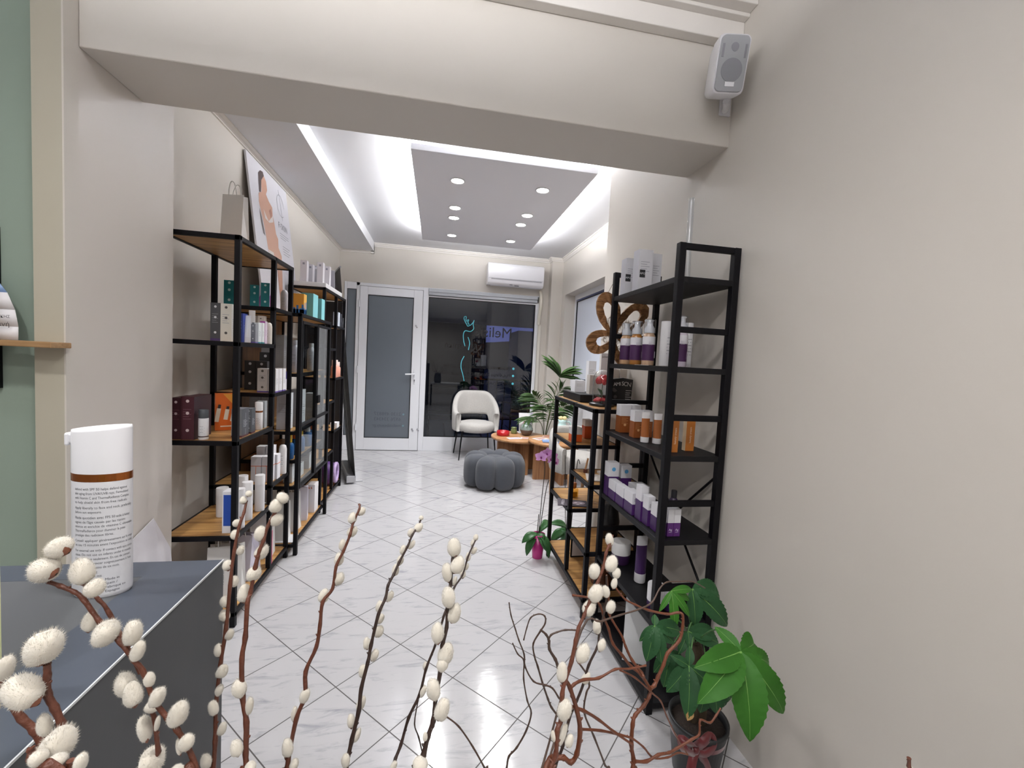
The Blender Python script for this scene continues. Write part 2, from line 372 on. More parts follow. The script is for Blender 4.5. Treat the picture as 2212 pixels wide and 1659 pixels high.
# ---- front door, side light, shop window
d = bpy.data.objects.new('door_1', None); COL.objects.link(d); d['kind'] = 'structure'; d.location = (-.64, 6.0, 0); d['_o'] = (-.64, 6.0, 0)
d['label'] = 'white framed front door with grey frosted glass'
def rect_frame(mb, x0, x1, z0, z1, a, b, c, e, y0, y1, mi=0):    # outer rect, borders left a, right b, bottom c, top e
    mb.box(x0, x0+a, y0, y1, z0, z1, mi).box(x1-b, x1, y0, y1, z0, z1, mi).box(x0+a, x1-b, y0, y1, z0, z0+c, mi).box(x0+a, x1-b, y0, y1, z1-e, z1, mi)
    return mb
m = rect_frame(MB(), -1.048, -.226, .006, 2.212, .104, .119, .166, .106, 5.972, 6.03); m.build('leaf_frame', UPVC, d, bevel=.004)
m = rect_frame(MB(), -.944, -.345, .172, 2.106, .008, .008, .008, .008, 5.978, 6.02); m.build('gasket', GASK, d)
pane = MB().box(-.938, -.351, 5.992, 6.004, .178, 2.10).build('frosted_pane', FILM, d)
TXG = C('#565c66', .45)
m = MB()
for t, z, sz in (('2130 498837', .503, .058), ('6976 334343', .43, .058), ('melisisbeauty.gr', .345, .050)):
    m.text(t, sz*1.15, BACK(-.463, 5.9905, z), 0, 'LEFT', depth=0, sx=1.02)
m.build('lettering', mat('lettering_dim', '#535963', .5), pane)
m = MB()
for z in (.503, .345): m.lathe([(.013, 0), (.013, .001)], (0, 0, 0), 16, M=FRONT(-.43, 5.9905, z))
m.build('dots', mat('teal_dim', '#6f8f98', .5), pane)
h = MB().box(-.313, -.287, 5.963, 5.972, .93, 1.13).build('handle_plate', UPVC, d, bevel=.003)
MB().tube([(-.30, 5.965, 1.07), (-.30, 5.92, 1.07), (-.315, 5.912, 1.069), (-.42, 5.915, 1.062)], .011, 10).build('lever', UPVC, h)
MB().lathe([(.007, 0), (.007, .004)], M=FRONT(-.30, 5.9625, .985)).box(-.303, -.297, 5.9585, 5.9625, .955, .985).build('keyhole', GASK, h)
for z in (.32, 1.1, 1.98):
    MB().tube([(-1.052, 5.965, z-.045), (-1.052, 5.965, z+.045)], .010, 10).build('hinge', UPVC, d)
fr = MB()
fr.box(-1.248, -1.215, 5.985, 6.05, 0, 2.258).box(-1.094, -1.052, 5.985, 6.05, 0, 2.258).box(-.222, -.153, 5.985, 6.05, 0, 2.258)
fr.box(-1.215, -1.094, 5.985, 6.05, 2.168, 2.258).box(-1.215, -1.094, 5.985, 6.05, 0, .2).box(-1.094, -.222, 5.985, 6.05, 2.217, 2.258).box(-.153, 1.40, 5.985, 6.05, 2.247, 2.258)
struct('door_frame', fr, UPVC, bevel=.003)
w3 = struct('window_3', rect_frame(MB(), -1.215, -1.094, .2, 2.168, .006, .006, .006, .006, 5.992, 6.02), GASK)
MB().box(-1.209, -1.1, 6.0, 6.01, .206, 2.162).build('frosted_pane', FILM, w3)
wn = struct('window_1', rect_frame(MB(), -.153, 1.40, 0, 2.155, .004, .045, .198, .02, 5.99, 6.05), UPVC, bevel=.003)
rect_frame(MB(), -.149, 1.355, .198, 2.135, .009, .009, .009, .009, 5.995, 6.03).build('gasket', GASK, wn)
MB().box(-.15, 1.375, 5.945, 6.0, 2.200, 2.247).box(-.15, 1.372, 5.955, 6.0, 2.160, 2.200).build('shutter_box', mat('shutter_grey', '#a9acb2', .35), wn, bevel=.003)
gp = MB().box(-.142, 1.348, 6.005, 6.013, .205, 2.128).build('pane', PANE, wn)
LET = mat('lettering_black', '#0d0e12', .5); TEAL = mat('lettering_teal', '#4fb3c4', .5)
m = MB()
m.text('Melisis.', .205, BACK(1.04, 6.0045, 1.700), 0, 'LEFT', sx=.98)
m.text('&', .19, BACK(.565, 6.0045, 1.465), 0, 'LEFT'); m.text('\u0391\u03b9\u03c3\u03b8\u03b7\u03c4\u03b9\u03ba\u03ae', .098, BACK(.535, 6.0045, 1.49), 0, 'LEFT', sx=.98)
m.text('\u0398\u03b5\u03c1\u03b1\u03c0\u03b5\u03af\u03b5\u03c2 \u03a0\u03c1\u03bf\u03c3\u03ce\u03c0\u03bf\u03c5 & \u03a3\u03ce\u03bc\u03b1\u03c4\u03bf\u03c2', .062, BACK(1.045, 6.0045, 1.205), 0, 'LEFT', sx=.98)
m.text('\u0397\u03bc\u03b9\u03bc\u03cc\u03bd\u03b9\u03bc\u03bf \u039c\u03b1\u03ba\u03b9\u03b3\u03b9\u03ac\u03b6 \u03a6\u03c1\u03c5\u03b4\u03b9\u03ce\u03bd', .062, BACK(1.045, 6.0045, 1.102), 0, 'LEFT', sx=.98)
m.text('\u0391\u03c0\u03bf\u03c4\u03c1\u03af\u03c7\u03c9\u03c3\u03b7 Laser', .062, BACK(1.045, 6.0045, .990), 0, 'LEFT', sx=.98)
m.build('lettering', LET, gp)
def flat_line(mb, pts, wd, y, mi=0):
    for i in range(len(pts)-1):
        a = Vector((pts[i][0], 0, pts[i][1])); b = Vector((pts[i+1][0], 0, pts[i+1][1])); t = (b-a).normalized(); n = Vector((-t.z, 0, t.x))*wd/2
        mb.poly([(p.x, y, p.z) for p in (a-n, b-n, b+n, a+n)], mi)
m = MB()
def curve(pts, k=8):
    out = []
    for i in range(len(pts)-1):
        p0, p1, p2, p3 = pts[max(i-1, 0)], pts[i], pts[i+1], pts[min(i+2, len(pts)-1)]
        for j in range(k):
            t = j/k
            out.append(tuple(.5*((2*b)+(-a+c)*t+(2*a-5*b+4*c-e)*t*t+(-a+3*b-3*c+e)*t**3) for a, b, c, e in zip(p0, p1, p2, p3)))
    out.append(tuple(pts[-1])); return out
for ln in ([(.486, 1.86), (.475, 1.80), (.485, 1.74), (.44, 1.70), (.37, 1.705), (.345, 1.65), (.355, 1.56), (.375, 1.49)], [(.41, 1.62), (.437, 1.54), (.425, 1.44)],
           [(.475, 1.83), (.44, 1.79), (.40, 1.77)], [(.40, 1.77), (.37, 1.82), (.345, 1.87), (.35, 1.90), (.375, 1.90), (.372, 1.85), (.40, 1.83), (.415, 1.79)],
           [(.37, 1.35), (.335, 1.27), (.335, 1.18), (.36, 1.10), (.385, 1.0)], [(.385, 1.85), (.41, 1.86), (.40, 1.81), (.425, 1.80)]):
    flat_line(m, curve(ln), .010, 6.0044)
for z in (1.205, 1.102, .990): m.lathe([(.017, 0), (.017, .0006)], (0, 0, 0), 16, M=FRONT(1.082, 6.0044, z))
m.build('lettering_teal', TEAL, gp)
# security film notice seen on the glass and knobs
m = MB()
for x, z in ((-.305, 1.73), (-.305, .305), (-.232, .307)): m.lathe([(.011, 0), (.011, .012), (.004, .014)], M=FRONT(x, 5.972, z)); m.lathe([(.008, 0), (.008, .010)], M=FRONT(x+.012, 5.972, z-.022))
m.build('bumper', CHROME, d)
# right side window with white film
w2 = struct('window_2', MB().box(1.85, 1.92, 4.3, 4.36, 0, 2.265).box(1.85, 1.92, 5.66, 5.72, 0, 2.265).box(1.85, 1.92, 4.36, 5.66, 2.2, 2.265).box(1.85, 1.92, 4.36, 5.66, 0, 1.10), UPVC)
MB().box(1.862, 1.9, 4.40, 5.62, 1.13, 2.165).build('film_pane', FILMW, w2)
MB().box(1.858, 1.9, 4.36, 5.66, 2.165, 2.178).box(1.858, 1.9, 5.645, 5.66, 1.10, 2.178).box(1.858, 1.9, 4.36, 5.66, 1.10, 1.115).build('gasket', GASK, w2)
# curved duct cover from the air conditioner and the vertical conduit
tag(MB().tube([(1.405, 5.965, 2.33), (1.42, 5.965, 2.28), (1.43, 5.965, 2.2), (1.425, 5.965, 2.1), (1.41, 5.965, 2.0), (1.405, 5.965, 1.85)], .024, 10).build('pipe_cover', mat('ivory_plastic', '#d6d0c2', .4)), 'curved ivory pipe cover running down the wall below the air conditioner', 'pipe cover')
tag(MB().box(1.405, 1.445, 5.975, 5.999, .05, 1.86).build('cable_trunking', mat('ivory_plastic2', '#dad6cc', .4)), 'straight white vertical cable trunking beside the shop window frame', 'cable trunking')
m = MB().tube(curve([(1.375, 5.94, 2.16), (1.372, 5.93, 1.6), (1.365, 5.93, 1.1), (1.36, 5.93, .78), (1.368, 5.93, .74), (1.378, 5.93, .78), (1.385, 5.935, 1.1), (1.388, 5.94, 2.16)], 6), .003, 6)
tag(m.build('pull_cord', mat('cord_white', '#d5d5d2', .6)), 'thin white looped shutter cord hanging at the right edge of the shop window', 'cord')

# ---- outside in the dusk
DECK = mat('deck_stone', '#474c55', .35); DARK = mat('outside_dark', '#2a2e36', .7)
struct('pavement', MB().box(-6, 6, 6.14, 9.6, -.14, -.04), DECK)
m = MB()
for i in range(26): m.box(-4+i*.32, -3.97+i*.32, 7.1, 8.7, -.04, -.037)
m.build('paving_joint', GASK)['kind'] = 'structure'
struct('street', MB().box(-45, 60, 9.6, 75, -.5, -.2), mat('asphalt', '#2b2e36', .8))
struct('canopy', MB().box(-6, 6, 6.14, 8.9, 2.62, 2.8).box(-6, 6, 8.8, 8.9, 2.02, 2.62).box(2.1, 2.35, 8.65, 8.9, -.04, 2.62), mat('canopy_grey', '#5d6066', .8))
struct('wall_outside', MB().box(-6, 1.02, 9.2, 9.4, -.1, 3.2).box(-6, -2.4, 6.2, 9.3, -.1, 3.2), DARK)
rl = thing('railing', 'dark metal railing with thin bars on the terrace outside the window', 'railing', (1.6, 8.75, -.04))
MB().box(.5, 4.5, 8.73, 8.77, .88, .92).box(.5, 4.5, 8.74, 8.76, .06, .085).build('rail', BLACKM, rl)
for i in range(22): MB().box(.55+i*.17, .565+i*.17, 8.743, 8.757, -.04, .9).build('bar', BLACKM, rl)
def patio_chair(x, y, rz, label):
    t = thing('patio_chair', label, 'chair', (x, y, -.04), 'chairs on the terrace outside'); M = Matrix.Translation((x, y, -.04)) @ Matrix.Rotation(rz, 4, 'Z')
    for sx in (-.24, .24):
        for sy in (-.22, .22): MB().tube([M @ Vector((sx, sy, 0)), M @ Vector((sx*.95, sy*.95, .44 if sy < 0 else .85))], .013, 8).build('leg', BLACKM, t)
    MB().box(-.24, .24, -.23, .23, .42, .46, M=M).build('seat', BLACKB, t, bevel=.015)
    MB().box(-.24, .24, .19, .22, .5, .88, M=M).build('backrest', BLACKB, t, bevel=.015)
    for sx in (-.25, .25): MB().tube([M @ Vector((sx, -.22, .44)), M @ Vector((sx, -.2, .64)), M @ Vector((sx, .2, .66))], .012, 8).build('armrest', BLACKM, t)
patio_chair(.12, 7.0, PI*.98, 'black armchair on the terrace behind the left side of the shop window')
patio_chair(1.42, 7.1, PI*1.05, 'black armchair on the terrace behind the right side of the shop window')
m = MB()
random.seed(3)
hl = [(-30, 60, -2)]
x = -30
while x < 40:
    hl.append((x, 60, 2.6+random.random()*1.5)); x += random.uniform(.6, 2.4)
hl.append((40, 60, -2)); m.prism(hl, (0, 1, 0)); m.build('hillside', mat('hill_dark', '#1c2436', .9))['kind'] = 'structure'
tag(MB().box(4.5, 9.5, 24, 27, -.1, 3.0).box(9.8, 13.5, 28, 30, -.1, 2.6).build('building', mat('building_blue', '#3b4052', .8)), 'low blue-grey building across the street in the dusk', 'building')

# ================================================================== SHELVING
def board(parent, x0, x1, y0, y1, z, wmat, rim=True, t=.022, name='shelf_board'):
    b = MB().box(x0+.014, x1-.014, y0+.014, y1-.014, z-.018, z-.0008).build(name, wmat, parent)
    if rim:
        MB().box(x0, x1, y0, y0+.02, z-t, z-.001).box(x0, x1, y1-.02, y1, z-t, z-.001).box(x0, x0+.02, y0+.02, y1-.02, z-t, z-.001).box(x1-.02, x1, y0+.02, y1-.02, z-t, z-.001).build('rim', BLACKM, b, bevel=.0015)
    return b
def post(parent, x, y, z0, z1, s=.024):
    MB().box(x, x+s, y, y+s, z0, z1).build('post', BLACKM, parent, bevel=.002)
def etagere(label, x0, x1, y0, ym, y1, top, far, near, bot, flip=False):
    t = thing('shelf_unit', label, 'shelf', ((x0+x1)/2, (y0+y1)/2, 0), 'black metal and oak shelf units')
    for x in (x0, x1-.024):
        post(t, x, y0, 0, top); post(t, x, y1-.024, 0, top); post(t, x, ym-.012, bot, top)
    board(t, x0, x1, y0, y1, top, OAK)
    board(t, x0, x1, y0, y1, bot, OAK)
    for z in far: board(t, x0, x1, ym-.012, y1, z, OAK)
    for z in near: board(t, x0, x1, y0, ym+.012, z, OAK)
    return t
etagere('tall black and oak shelf unit nearest the pale pillar, white bag on top', -1.215, -.895, 2.13, 2.57, 2.86, 1.835, (1.56, 1.08, .56), (1.355, .895, .445), .075)
etagere('tall black and oak shelf unit before the roll-up banner, white tray on top', -1.175, -.895, 3.62, 4.03, 4.38, 1.835, (1.56, 1.09, .61), (1.355, .895, .445), .075)
etagere('low black metal and oak shelf unit at right with glass rose dome on top', .795, 1.095, 2.035, 2.36, 2.77, 1.11, (.86, .478), (.715, .36), .11)
# glass-door unit in the middle of the left wall
t = thing('shelf_unit', 'black metal cabinet shelf with two glazed doors between the two tall oak units', 'shelf', (-1.03, 3.24, 0), 'black metal and oak shelf units')
CAB = t
for x in (-1.215, -.869):
    for y in (2.866, 3.592): post(t, x, y, 0, 1.56)
board(t, -1.215, -.845, 2.866, 3.616, 1.56, OAK)
for z in (1.18, .81, .455, .075): board(t, -1.215, -.87, 2.866, 3.616, z, OAK)
MB().box(-1.213, -1.203, 2.89, 3.592, .455, 1.54).build('back_panel', OAKD, t)
for yc, hy in ((2.892, 3.236), (3.246, 3.590)):
    dd = MB()
    a, b = (yc, hy); hs = .016
    dd.box(-.865, -.843, a, a+hs, .432, 1.515).box(-.865, -.843, b-hs, b, .432, 1.515)
    for z in (.432, .835, 1.499): dd.box(-.865, -.843, a+hs, b-hs, z, z+.016)
    dr = dd.build('door', BLACKM, t, bevel=.001)
    MB().box(-.857, -.853, a+.01, b-.01, .44, 1.507).build('glass', CLEAR, dr)
    yy = b-.01 if yc < 3 else a+.01
    MB().box(-.845, -.826, yy-.012, yy+.012, .955, 1.01).build('handle', BLACKM, dr, bevel=.002)
# black unit at right
t = thing('shelf_unit', 'narrow tall black metal shelf unit against the right wall holding purple boxes', 'shelf', (.965, 1.73, 0), 'black metal and oak shelf units')
for x in (.845, 1.068):
    for y in (1.43, 2.0): post(t, x, y, 0, 1.795, .026)
for z in (1.675, 1.345, 1.012, .69, .365, .045):
    MB().box(.847, 1.092, 1.432, 2.024, z-.022, z-.0008).build('shelf_board', BLACKB, t, bevel=.0015)
for z in (1.795, 1.493, 1.165, .838, .51, .19):
    for y in (1.434, 2.004): MB().box(.871, 1.068, y, y+.018, z-.022, z).build('side_rail', BLACKM, t, bevel=.0015)
MB().tube([(1.086, 1.45, .415), (1.086, 2.01, .93)], .005, 8).tube([(1.079, 2.01, .415), (1.079, 1.45, .93)], .005, 8).build('cross_brace', BLACKM, t)

# ================================================================== PRODUCT BUILDERS
W_, GR_, DG_ = '#e6e4e8', '#8d9096', '#45464b'
def carton(label, x0, x1, y0, d, z0, h, body, group=None, side=None, lid=None, lidf=.42, lines=True, mark=None, rot=0, stripe=None, name='carton', cat='box', txt=None, sidetxt=None, topc=None, lc='#9a9aa0', foot=None, swoosh=None):
    """printed cardboard carton; y0 is its near face"""
    cx, cy = (x0+x1)/2, y0+d/2; x0, x1, y0, y1 = x0-cx, x1-cx, -d/2, d/2
    mats = [C(body), C(side or body), C(lid or topc or body), C(lc), C(mark or lc), C(stripe or lc), C(foot or body), C(swoosh or body)]
    m = MB(); zc = z0+h*(1-lidf) if lid else z0+h; zf = z0+h*.06
    v = lambda z: [(x0, y0, z), (x1, y0, z), (x1, y1, z), (x0, y1, z)]
    def ring(za, zb, mf, ms):
        a = v(za)+v(zb)
        for i, mi in ((0, mf), (1, ms), (2, mf), (3, ms)):
            j = (i+1) % 4; m.add(a, [(i, j, 4+j, 4+i)], mi)
    if foot: ring(z0, zf, 6, 6); ring(zf, zc, 0, 1)
    else: ring(z0, zc, 0, 1)
    if lid: ring(zc, z0+h, 2, 2)
    m.add(v(z0+h), [(0, 1, 2, 3)], 2); m.add(v(z0), [(3, 2, 1, 0)], 0)
    W = x1-x0; e = .0004
    # flap seam and lid lip
    if lines:
        for i in range(5):
            z = z0+h*(.70-.055*i) if not lid else zc-h*(.08+.05*i)
            wd = W*(.62 if i % 2 == 0 else .45); m.box(x0+W*.16, x0+W*.16+wd, y0-e, y0, z, z+h*.012, 3)
            m.box(x1, x1+e, y0+d*.2, y0+d*(.75 if i % 2 else .6), z-h*.12, z-h*.12+h*.012, 3)
    if mark:
        for z in ((z0+h*.90, z0+h*.62, z0+h*.22) if not lid else (z0+h*.28,)):
            m.lathe([(W*.13, 0), (W*.13, e)], (0, 0, 0), 12, 4, M=FRONT(x0+W*.5, y0-e*.2, z), sm=False)
    if stripe:
        z = z0+h*.62; m.box(x0-e, x1+e, y0-e, y0, z, z+h*.025, 5); m.box(x1, x1+e, y0-e, y1, z, z+h*.025, 5); m.box(x0+W*.5-.0012, x0+W*.5+.0012, y0-e, y0, z0, z, 5)
    if swoosh:
        m.poly([(x1+e, y0, z0+h*.45), (x1+e, y0+d*.55, z0+h*.62), (x1+e, y1, z0+h*.75), (x1+e, y1, z0+h*.70), (x1+e, y0+d*.6, z0+h*.52), (x1+e, y0+d*.35, z0), (x1+e, y0+d*.15, z0)], 7)
    if txt: m.text(txt[0], txt[1], FRONT(0, y0-e, z0+h*txt[2]), 3)
    if sidetxt: m.text(sidetxt[0], sidetxt[1], RIGHT(x1+e, 0, z0+h*sidetxt[2]) @ Matrix.Rotation(PI/2, 4, 'Z'), 3)
    for i in range(len(m.v)): m.v[i] = (m.v[i][0]+cx, m.v[i][1]+cy, m.v[i][2])
    o = m.build(name, mats, origin=(cx, cy, z0)); o.rotation_euler[2] = rot
    return tag(o, label, cat, group)
def bottle(label, x, y, z, r, h, prof, cols, group=None, name='bottle', cat='bottle', cap=None, sy=1, band=None, rot=0, lab=None, txtc='#888a90'):
    """lathe bottle: body part + cap part; cap=(z fraction where it starts, radius factor, colour)"""
    t = thing(name, label, cat, (x, y, z), group)
    zb = h*cap[0] if cap else h
    body = MB().lathe([(r*f, zb*q) for f, q in prof], (x, y, z), 24, 0, sy=sy)
    b = body.build('body', C(cols, .35), t)
    m = MB()
    for i in range(6):
        zz = z+zb*(.62-.07*i); k = MB()
        a0, a1 = -1.95, -1.2+(.25 if i % 2 else 0)
        m.poly([(x+(r+.0004)*math.cos(a), y+(r+.0004)*sy*math.sin(a), zz) for a in (a0, (a0+a1)/2, a1)] + [(x+(r+.0004)*math.cos(a), y+(r+.0004)*sy*math.sin(a), zz+zb*.014) for a in (a1, (a0+a1)/2, a0)])
    m.build('print', C(txtc), b)
    if lab:
        z0, z1, c = lab; MB().lathe([(r*1.012, zb*z0), (r*1.012, zb*z1)], (x, y, z), 24, sy=sy, cap=False).build('label_band', C(c, .4), b)
    if cap:
        rr = r*cap[1]; MB().lathe([(rr*.98, 0), (rr, .002), (rr, h-zb-.003), (rr*.93, h-zb)], (x, y, z+zb), 24, sy=sy).build('cap', C(cap[2], .4), t, )
    if band:
        MB().lathe([(r*1.01, 0), (r*1.01, h*.06)], (x, y, z+zb-h*.03), 24, sy=sy, cap=False).build('copper_band', COPPER, t)
    t.rotation_euler[2] = rot
    return t
CYL = [(.94, 0), (1, .02), (1, .97), (.96, 1)]
ROUND = [(.92, 0), (1, .03), (1, .78), (.9, .9), (.62, .97), (.5, 1)]
def tube(label, x, y, z, w, h, body, capc, group=None, top=None, topf=.3, capf=.2, rot=0, name='cream_tube'):
    """squeeze tube on its cap, flattening to a crimp at the top"""
    t = thing(name, label, 'tube', (x, y, z), group); n = 20
    def ring(zz, rx, ry): return [(x+rx*math.cos(2*PI*k/n), y+ry*math.sin(2*PI*k/n), z+zz) for k in range(n)]
    hc = h*capf; lv = []
    for i in range(9):
        f = i/8; lv.append((hc+(h-hc)*f, w/2*(1+.06*f), w/2*(.92*(1-f)**.75+.03)))
    m = MB(); vs = [p for a in lv for p in ring(*a)]; fs = []
    for i in range(8):
        mi = 1 if (top and i/8 >= 1-topf) else 0
        for k in range(n): m.add([vs[i*n+k], vs[i*n+(k+1) % n], vs[(i+1)*n+(k+1) % n], vs[(i+1)*n+k]], [(0, 1, 2, 3)], mi, True)
    m.add(vs[-n:], [tuple(range(n))], 1 if top else 0)
    m.build('body', [C(body, .35), C(top or body, .35)], t)
    MB().lathe([(w/2*.96, 0), (w/2, .002), (w/2, hc)], (x, y, z), 24).build('cap', C(capc, .4), t)
    t.rotation_euler[2] = rot
    return t
def pump(label, x, y, z, r, h, liquid, group=None):
    t = thing('pump_bottle', label, 'bottle', (x, y, z), group)
    b = MB().lathe([(r*.95, 0), (r, .004), (r, h*.62), (r*.8, h*.68), (r*.7, h*.70)], (x, y, z), 24).build('body', C(liquid, .15, coat=.5), t)
    MB().lathe([(r*1.01, h*.10), (r*1.01, h*.45)], (x, y, z), 24, cap=False).build('purple_label', C('#46204f'), b)
    MB().lathe([(r*1.012, h*.45), (r*1.012, h*.62)], (x, y, z), 24, cap=False).build('white_label', C('#e3e1e6'), b)
    m = MB()
    for i, a in enumerate((-.75, -.62, -.5)):
        m.box(x+r*1.02*math.cos(a)-.002, x+r*1.02*math.cos(a)+.0005, y+r*1.02*math.sin(a)-.001, y+r*1.02*math.sin(a)+.001, z+h*.16, z+h*.30)
    for i in range(4): m.box(x-r*.5, x+r*.1, y-r*1.015, y-r*.9, z+h*(.50-.02*i), z+h*(.505-.02*i))
    m.build('print', C('#cfc6d4'), b)
    p = MB().lathe([(r*.82, 0), (r*.82, h*.10), (r*.5, h*.17), (r*.5, h*.26), (r*.62, h*.27), (r*.62, h*.285)], (x, y, z+h*.70), 20).box(x-r*.9, x, y-.004, y+.004, z+h*.955, z+h*.98).build('pump_head', C('#e9e8ec'), t)
    MB().lathe([(r*.92, h*.70), (r*.92, h*.985), (r*.86, h)], (x, y, z), 24).build('cover', PLAST, t)
    return t
def jar(label, x, y, z, r, h, base, lid, lidf=.5, group=None, name='cream_jar'):
    t = thing(name, label, 'jar', (x, y, z), group)
    MB().lathe([(r*.94, 0), (r, .003), (r, h*(1-lidf))], (x, y, z), 32).build('body', C(base, .35), t)
    MB().lathe([(r*1.03, h*(1-lidf)), (r*1.03, h-.003), (r*.98, h)], (x, y, z), 32).build('lid', C(lid, .4), t)
    return t
def paper_bag(label, x, y, z, w, d, h, colr, rot=0, group=None, text=None, handle=True, open_top=True):
    """stand-up paper bag with side gussets and string handles"""
    t = thing('paper_bag', label, 'bag', (x, y, z), group)
    m = MB(); k = .35
    A = [(-w/2, -d/2, 0), (w/2, -d/2, 0), (w/2, d/2, 0), (-w/2, d/2, 0)]
    B = [(-w/2, -d*.22, h), (w/2, -d*.22, h), (w/2, d*.22, h), (-w/2, d*.22, h)]
    g0 = [(-w/2+d*.12, 0, h*.5), (w/2-d*.12, 0, h*.5)]; g1 = [(-w/2+d*.28, 0, h), (w/2-d*.28, 0, h)]
    mv = lambda p: (p[0]+x, p[1]+y, p[2]+z)
    m.add([mv(p) for p in (A[0], A[1], B[1], B[0])], [(0, 1, 2, 3)]); m.add([mv(p) for p in (A[2], A[3], B[3], B[2])], [(0, 1, 2, 3)])
    for s, (a, b, c, e) in ((1, (A[1], A[2], B[2], B[1])), (0, (A[3], A[0], B[0], B[3]))):
        m.add([mv(p) for p in (a, b, c, e, g0[s], g1[s])], [(0, 1, 4), (0, 4, 5, 3), (1, 2, 5, 4)])
    m.add([mv(p) for p in A], [(3, 2, 1, 0)])
    o = m.build('bag_body', C(colr, .6), t); s_ = o.modifiers.new('thickness', 'SOLIDIFY'); s_.thickness = .0012
    if handle:
        for sy in (-1, 1):
            MB().tube(curve([mv(p) for p in ((-w*.2, sy*d*.2, h*.97), (-w*.19, sy*d*.24, h+.03), (-w*.05, sy*d*.3, h+.065), (w*.1, sy*d*.28, h+.05), (w*.19, sy*d*.22, h*.97))], 5), .0022, 6).build('handle', C('#dedcd8', .7), t)
    if text:
        MB().text(text, w*.11, FRONT(x, y-d*.42-.004, z+h*.45) @ Matrix.Rotation(-math.atan2(d*.28, h), 4, 'X') @ Matrix.Rotation(PI/2, 4, 'Z')).build('lettering', C('#3b3a3c'), o)
    t.rotation_euler[2] = rot
    return t

# ================================================================== LEFT UNIT, NEAREST
TEALB, TEALS = '#1f7f86', '#d9d3e2'
G1 = 'teal cartons on the upper right shelf of the left unit'
carton('teal carton with white swirl side, leftmost of three on the upper shelf', -1.189, -1.133, 2.64, .05, 1.56, .139, TEALB, G1, TEALS, mark='#cfe8ea', lines=False, swoosh='#a34f9c')
carton('teal carton in the middle of three on the upper left shelf', -1.047, -1.000, 2.62, .05, 1.56, .121, TEALB, G1, TEALS, mark='#cfe8ea', lines=False, swoosh='#a34f9c')
carton('taller teal carton next to the post, rightmost of three on the upper left shelf', -.984, -.938, 2.60, .05, 1.56, .134, TEALB, G1, TEALS, mark='#cfe8ea', lines=False, swoosh='#a34f9c')
S2 = 1.355
carton('dark grey carton with purple foot beside the cream carton on the second shelf', -1.046, -1.004, 2.2, .045, S2, .176, '#4a4a4d', None, '#55555a', mark='#d9d9dc', foot='#4a3569', lc='#8a8a8e')
carton('tall cream carton with dark round marks beside the dark grey carton', -1.003, -.956, 2.2, .047, S2, .175, '#d8d3c8', None, '#e2e0dc', mark='#4d4a48')
tube('slim white and yellow tube just left of the near shelf post', -.984, 2.30, S2, .016, .150, '#dcdcd6', '#c9a93a')
carton('navy blue carton right behind the near post on the second shelf', -.966, -.936, 2.27, .05, S2, .140, '#20327a', None, '#2b43a0', lc='#8fa4dd')
tube('white tube leaning in front of the navy blue carton', -.928, 2.30, S2, .030, .133, '#dfe0e6', '#d6d7de')
tube('white tube with orange foot behind the navy carton', -.975, 2.47, S2, .030, .172, '#e6e4e4', '#d9532a', capf=.35)
G2 = 'small grey and white cartons on the second shelf'
carton('small grey carton with violet foot, left of its twin', -.944, -.922, 2.39, .035, S2, .105, '#747780', G2, '#8a8d96', foot='#6d5aa8', mark='#e2e2e6')
carton('small grey carton with violet foot, right of its twin', -.926, -.903, 2.33, .035, S2, .095, '#7e8189', G2, '#9a9da4', foot='#6d5aa8', mark='#e2e2e6')
carton('slim white carton with teal stripe beside the violet footed cartons', -.925, -.905, 2.372, .04, S2, .105, '#dfe4e6', G2, '#e8ecee', foot='#2f8d92')
carton('slim white carton with teal foot next to the magenta carton', -.924, -.905, 2.42, .03, S2, .108, '#e6e8ea', G2, '#eeeff0', foot='#2f8d92')
carton('beige carton with a dark dot, left of the pair behind the small boxes', -1.004, -.972, 2.52, .035, S2, .148, '#c9bfb4', None, mark='#5a544f', lines=False)
carton('beige carton with a dark dot, right of the pair behind the small boxes', -.968, -.935, 2.52, .035, S2, .150, '#c9bfb4', None, mark='#5a544f', lines=False)
carton('magenta and white carton beside the rounded cream bottle', -.930, -.905, 2.455, .03, S2, .118, '#b04aa4', None, '#e2cfe0')
bottle('rounded cream bottle at the right end of the second shelf', -.912, 2.515, S2, .020, .115, [(.95, 0), (1, .02), (1, .8), (.85, .95), (.5, 1)], '#e6e0d6')
S3 = 1.08
G3 = 'white cartons with violet line on the third shelf'
carton('white carton with a violet line, front left of the third shelf', -.994, -.942, 2.60, .05, S3, .135, '#cfc9c4', G3, '#e4e2e4', mark='#5c5650', foot='#6a55a0', topc='#e8e6e4')
carton('white carton with a violet line just left of the middle post', -.940, -.898, 2.60, .048, S3, .135, '#cfc9c4', G3, '#e4e2e4', mark='#5c5650', foot='#6a55a0', topc='#e8e6e4')
carton('white carton side on, just right of the middle post', -.944, -.900, 2.66, .05, S3, .135, '#cfc9c4', G3, '#e6e5e8', foot='#6a55a0')
carton('white carton side on, second right of the middle post', -.942, -.898, 2.718, .045, S3, .135, '#cfc9c4', G3, '#e6e5e8', foot='#6a55a0')
G4 = 'dark grey cartons on the third shelf'
carton('dark grey carton behind the violet lined cartons, left one', -1.116, -1.056, 2.735, .06, S3, .172, '#39383a', G4, '#434245', mark='#cfcfd2', lines=False)
carton('dark grey carton behind the violet lined cartons, right one', -1.053, -.994, 2.735, .06, S3, .172, '#39383a', G4, '#434245', mark='#cfcfd2', lines=False)
carton('tallest dark grey carton at the back of the third shelf', -1.06, -.995, 2.80, .045, S3, .225, '#39383a', G4, '#434245', mark='#cfcfd2', lines=False)
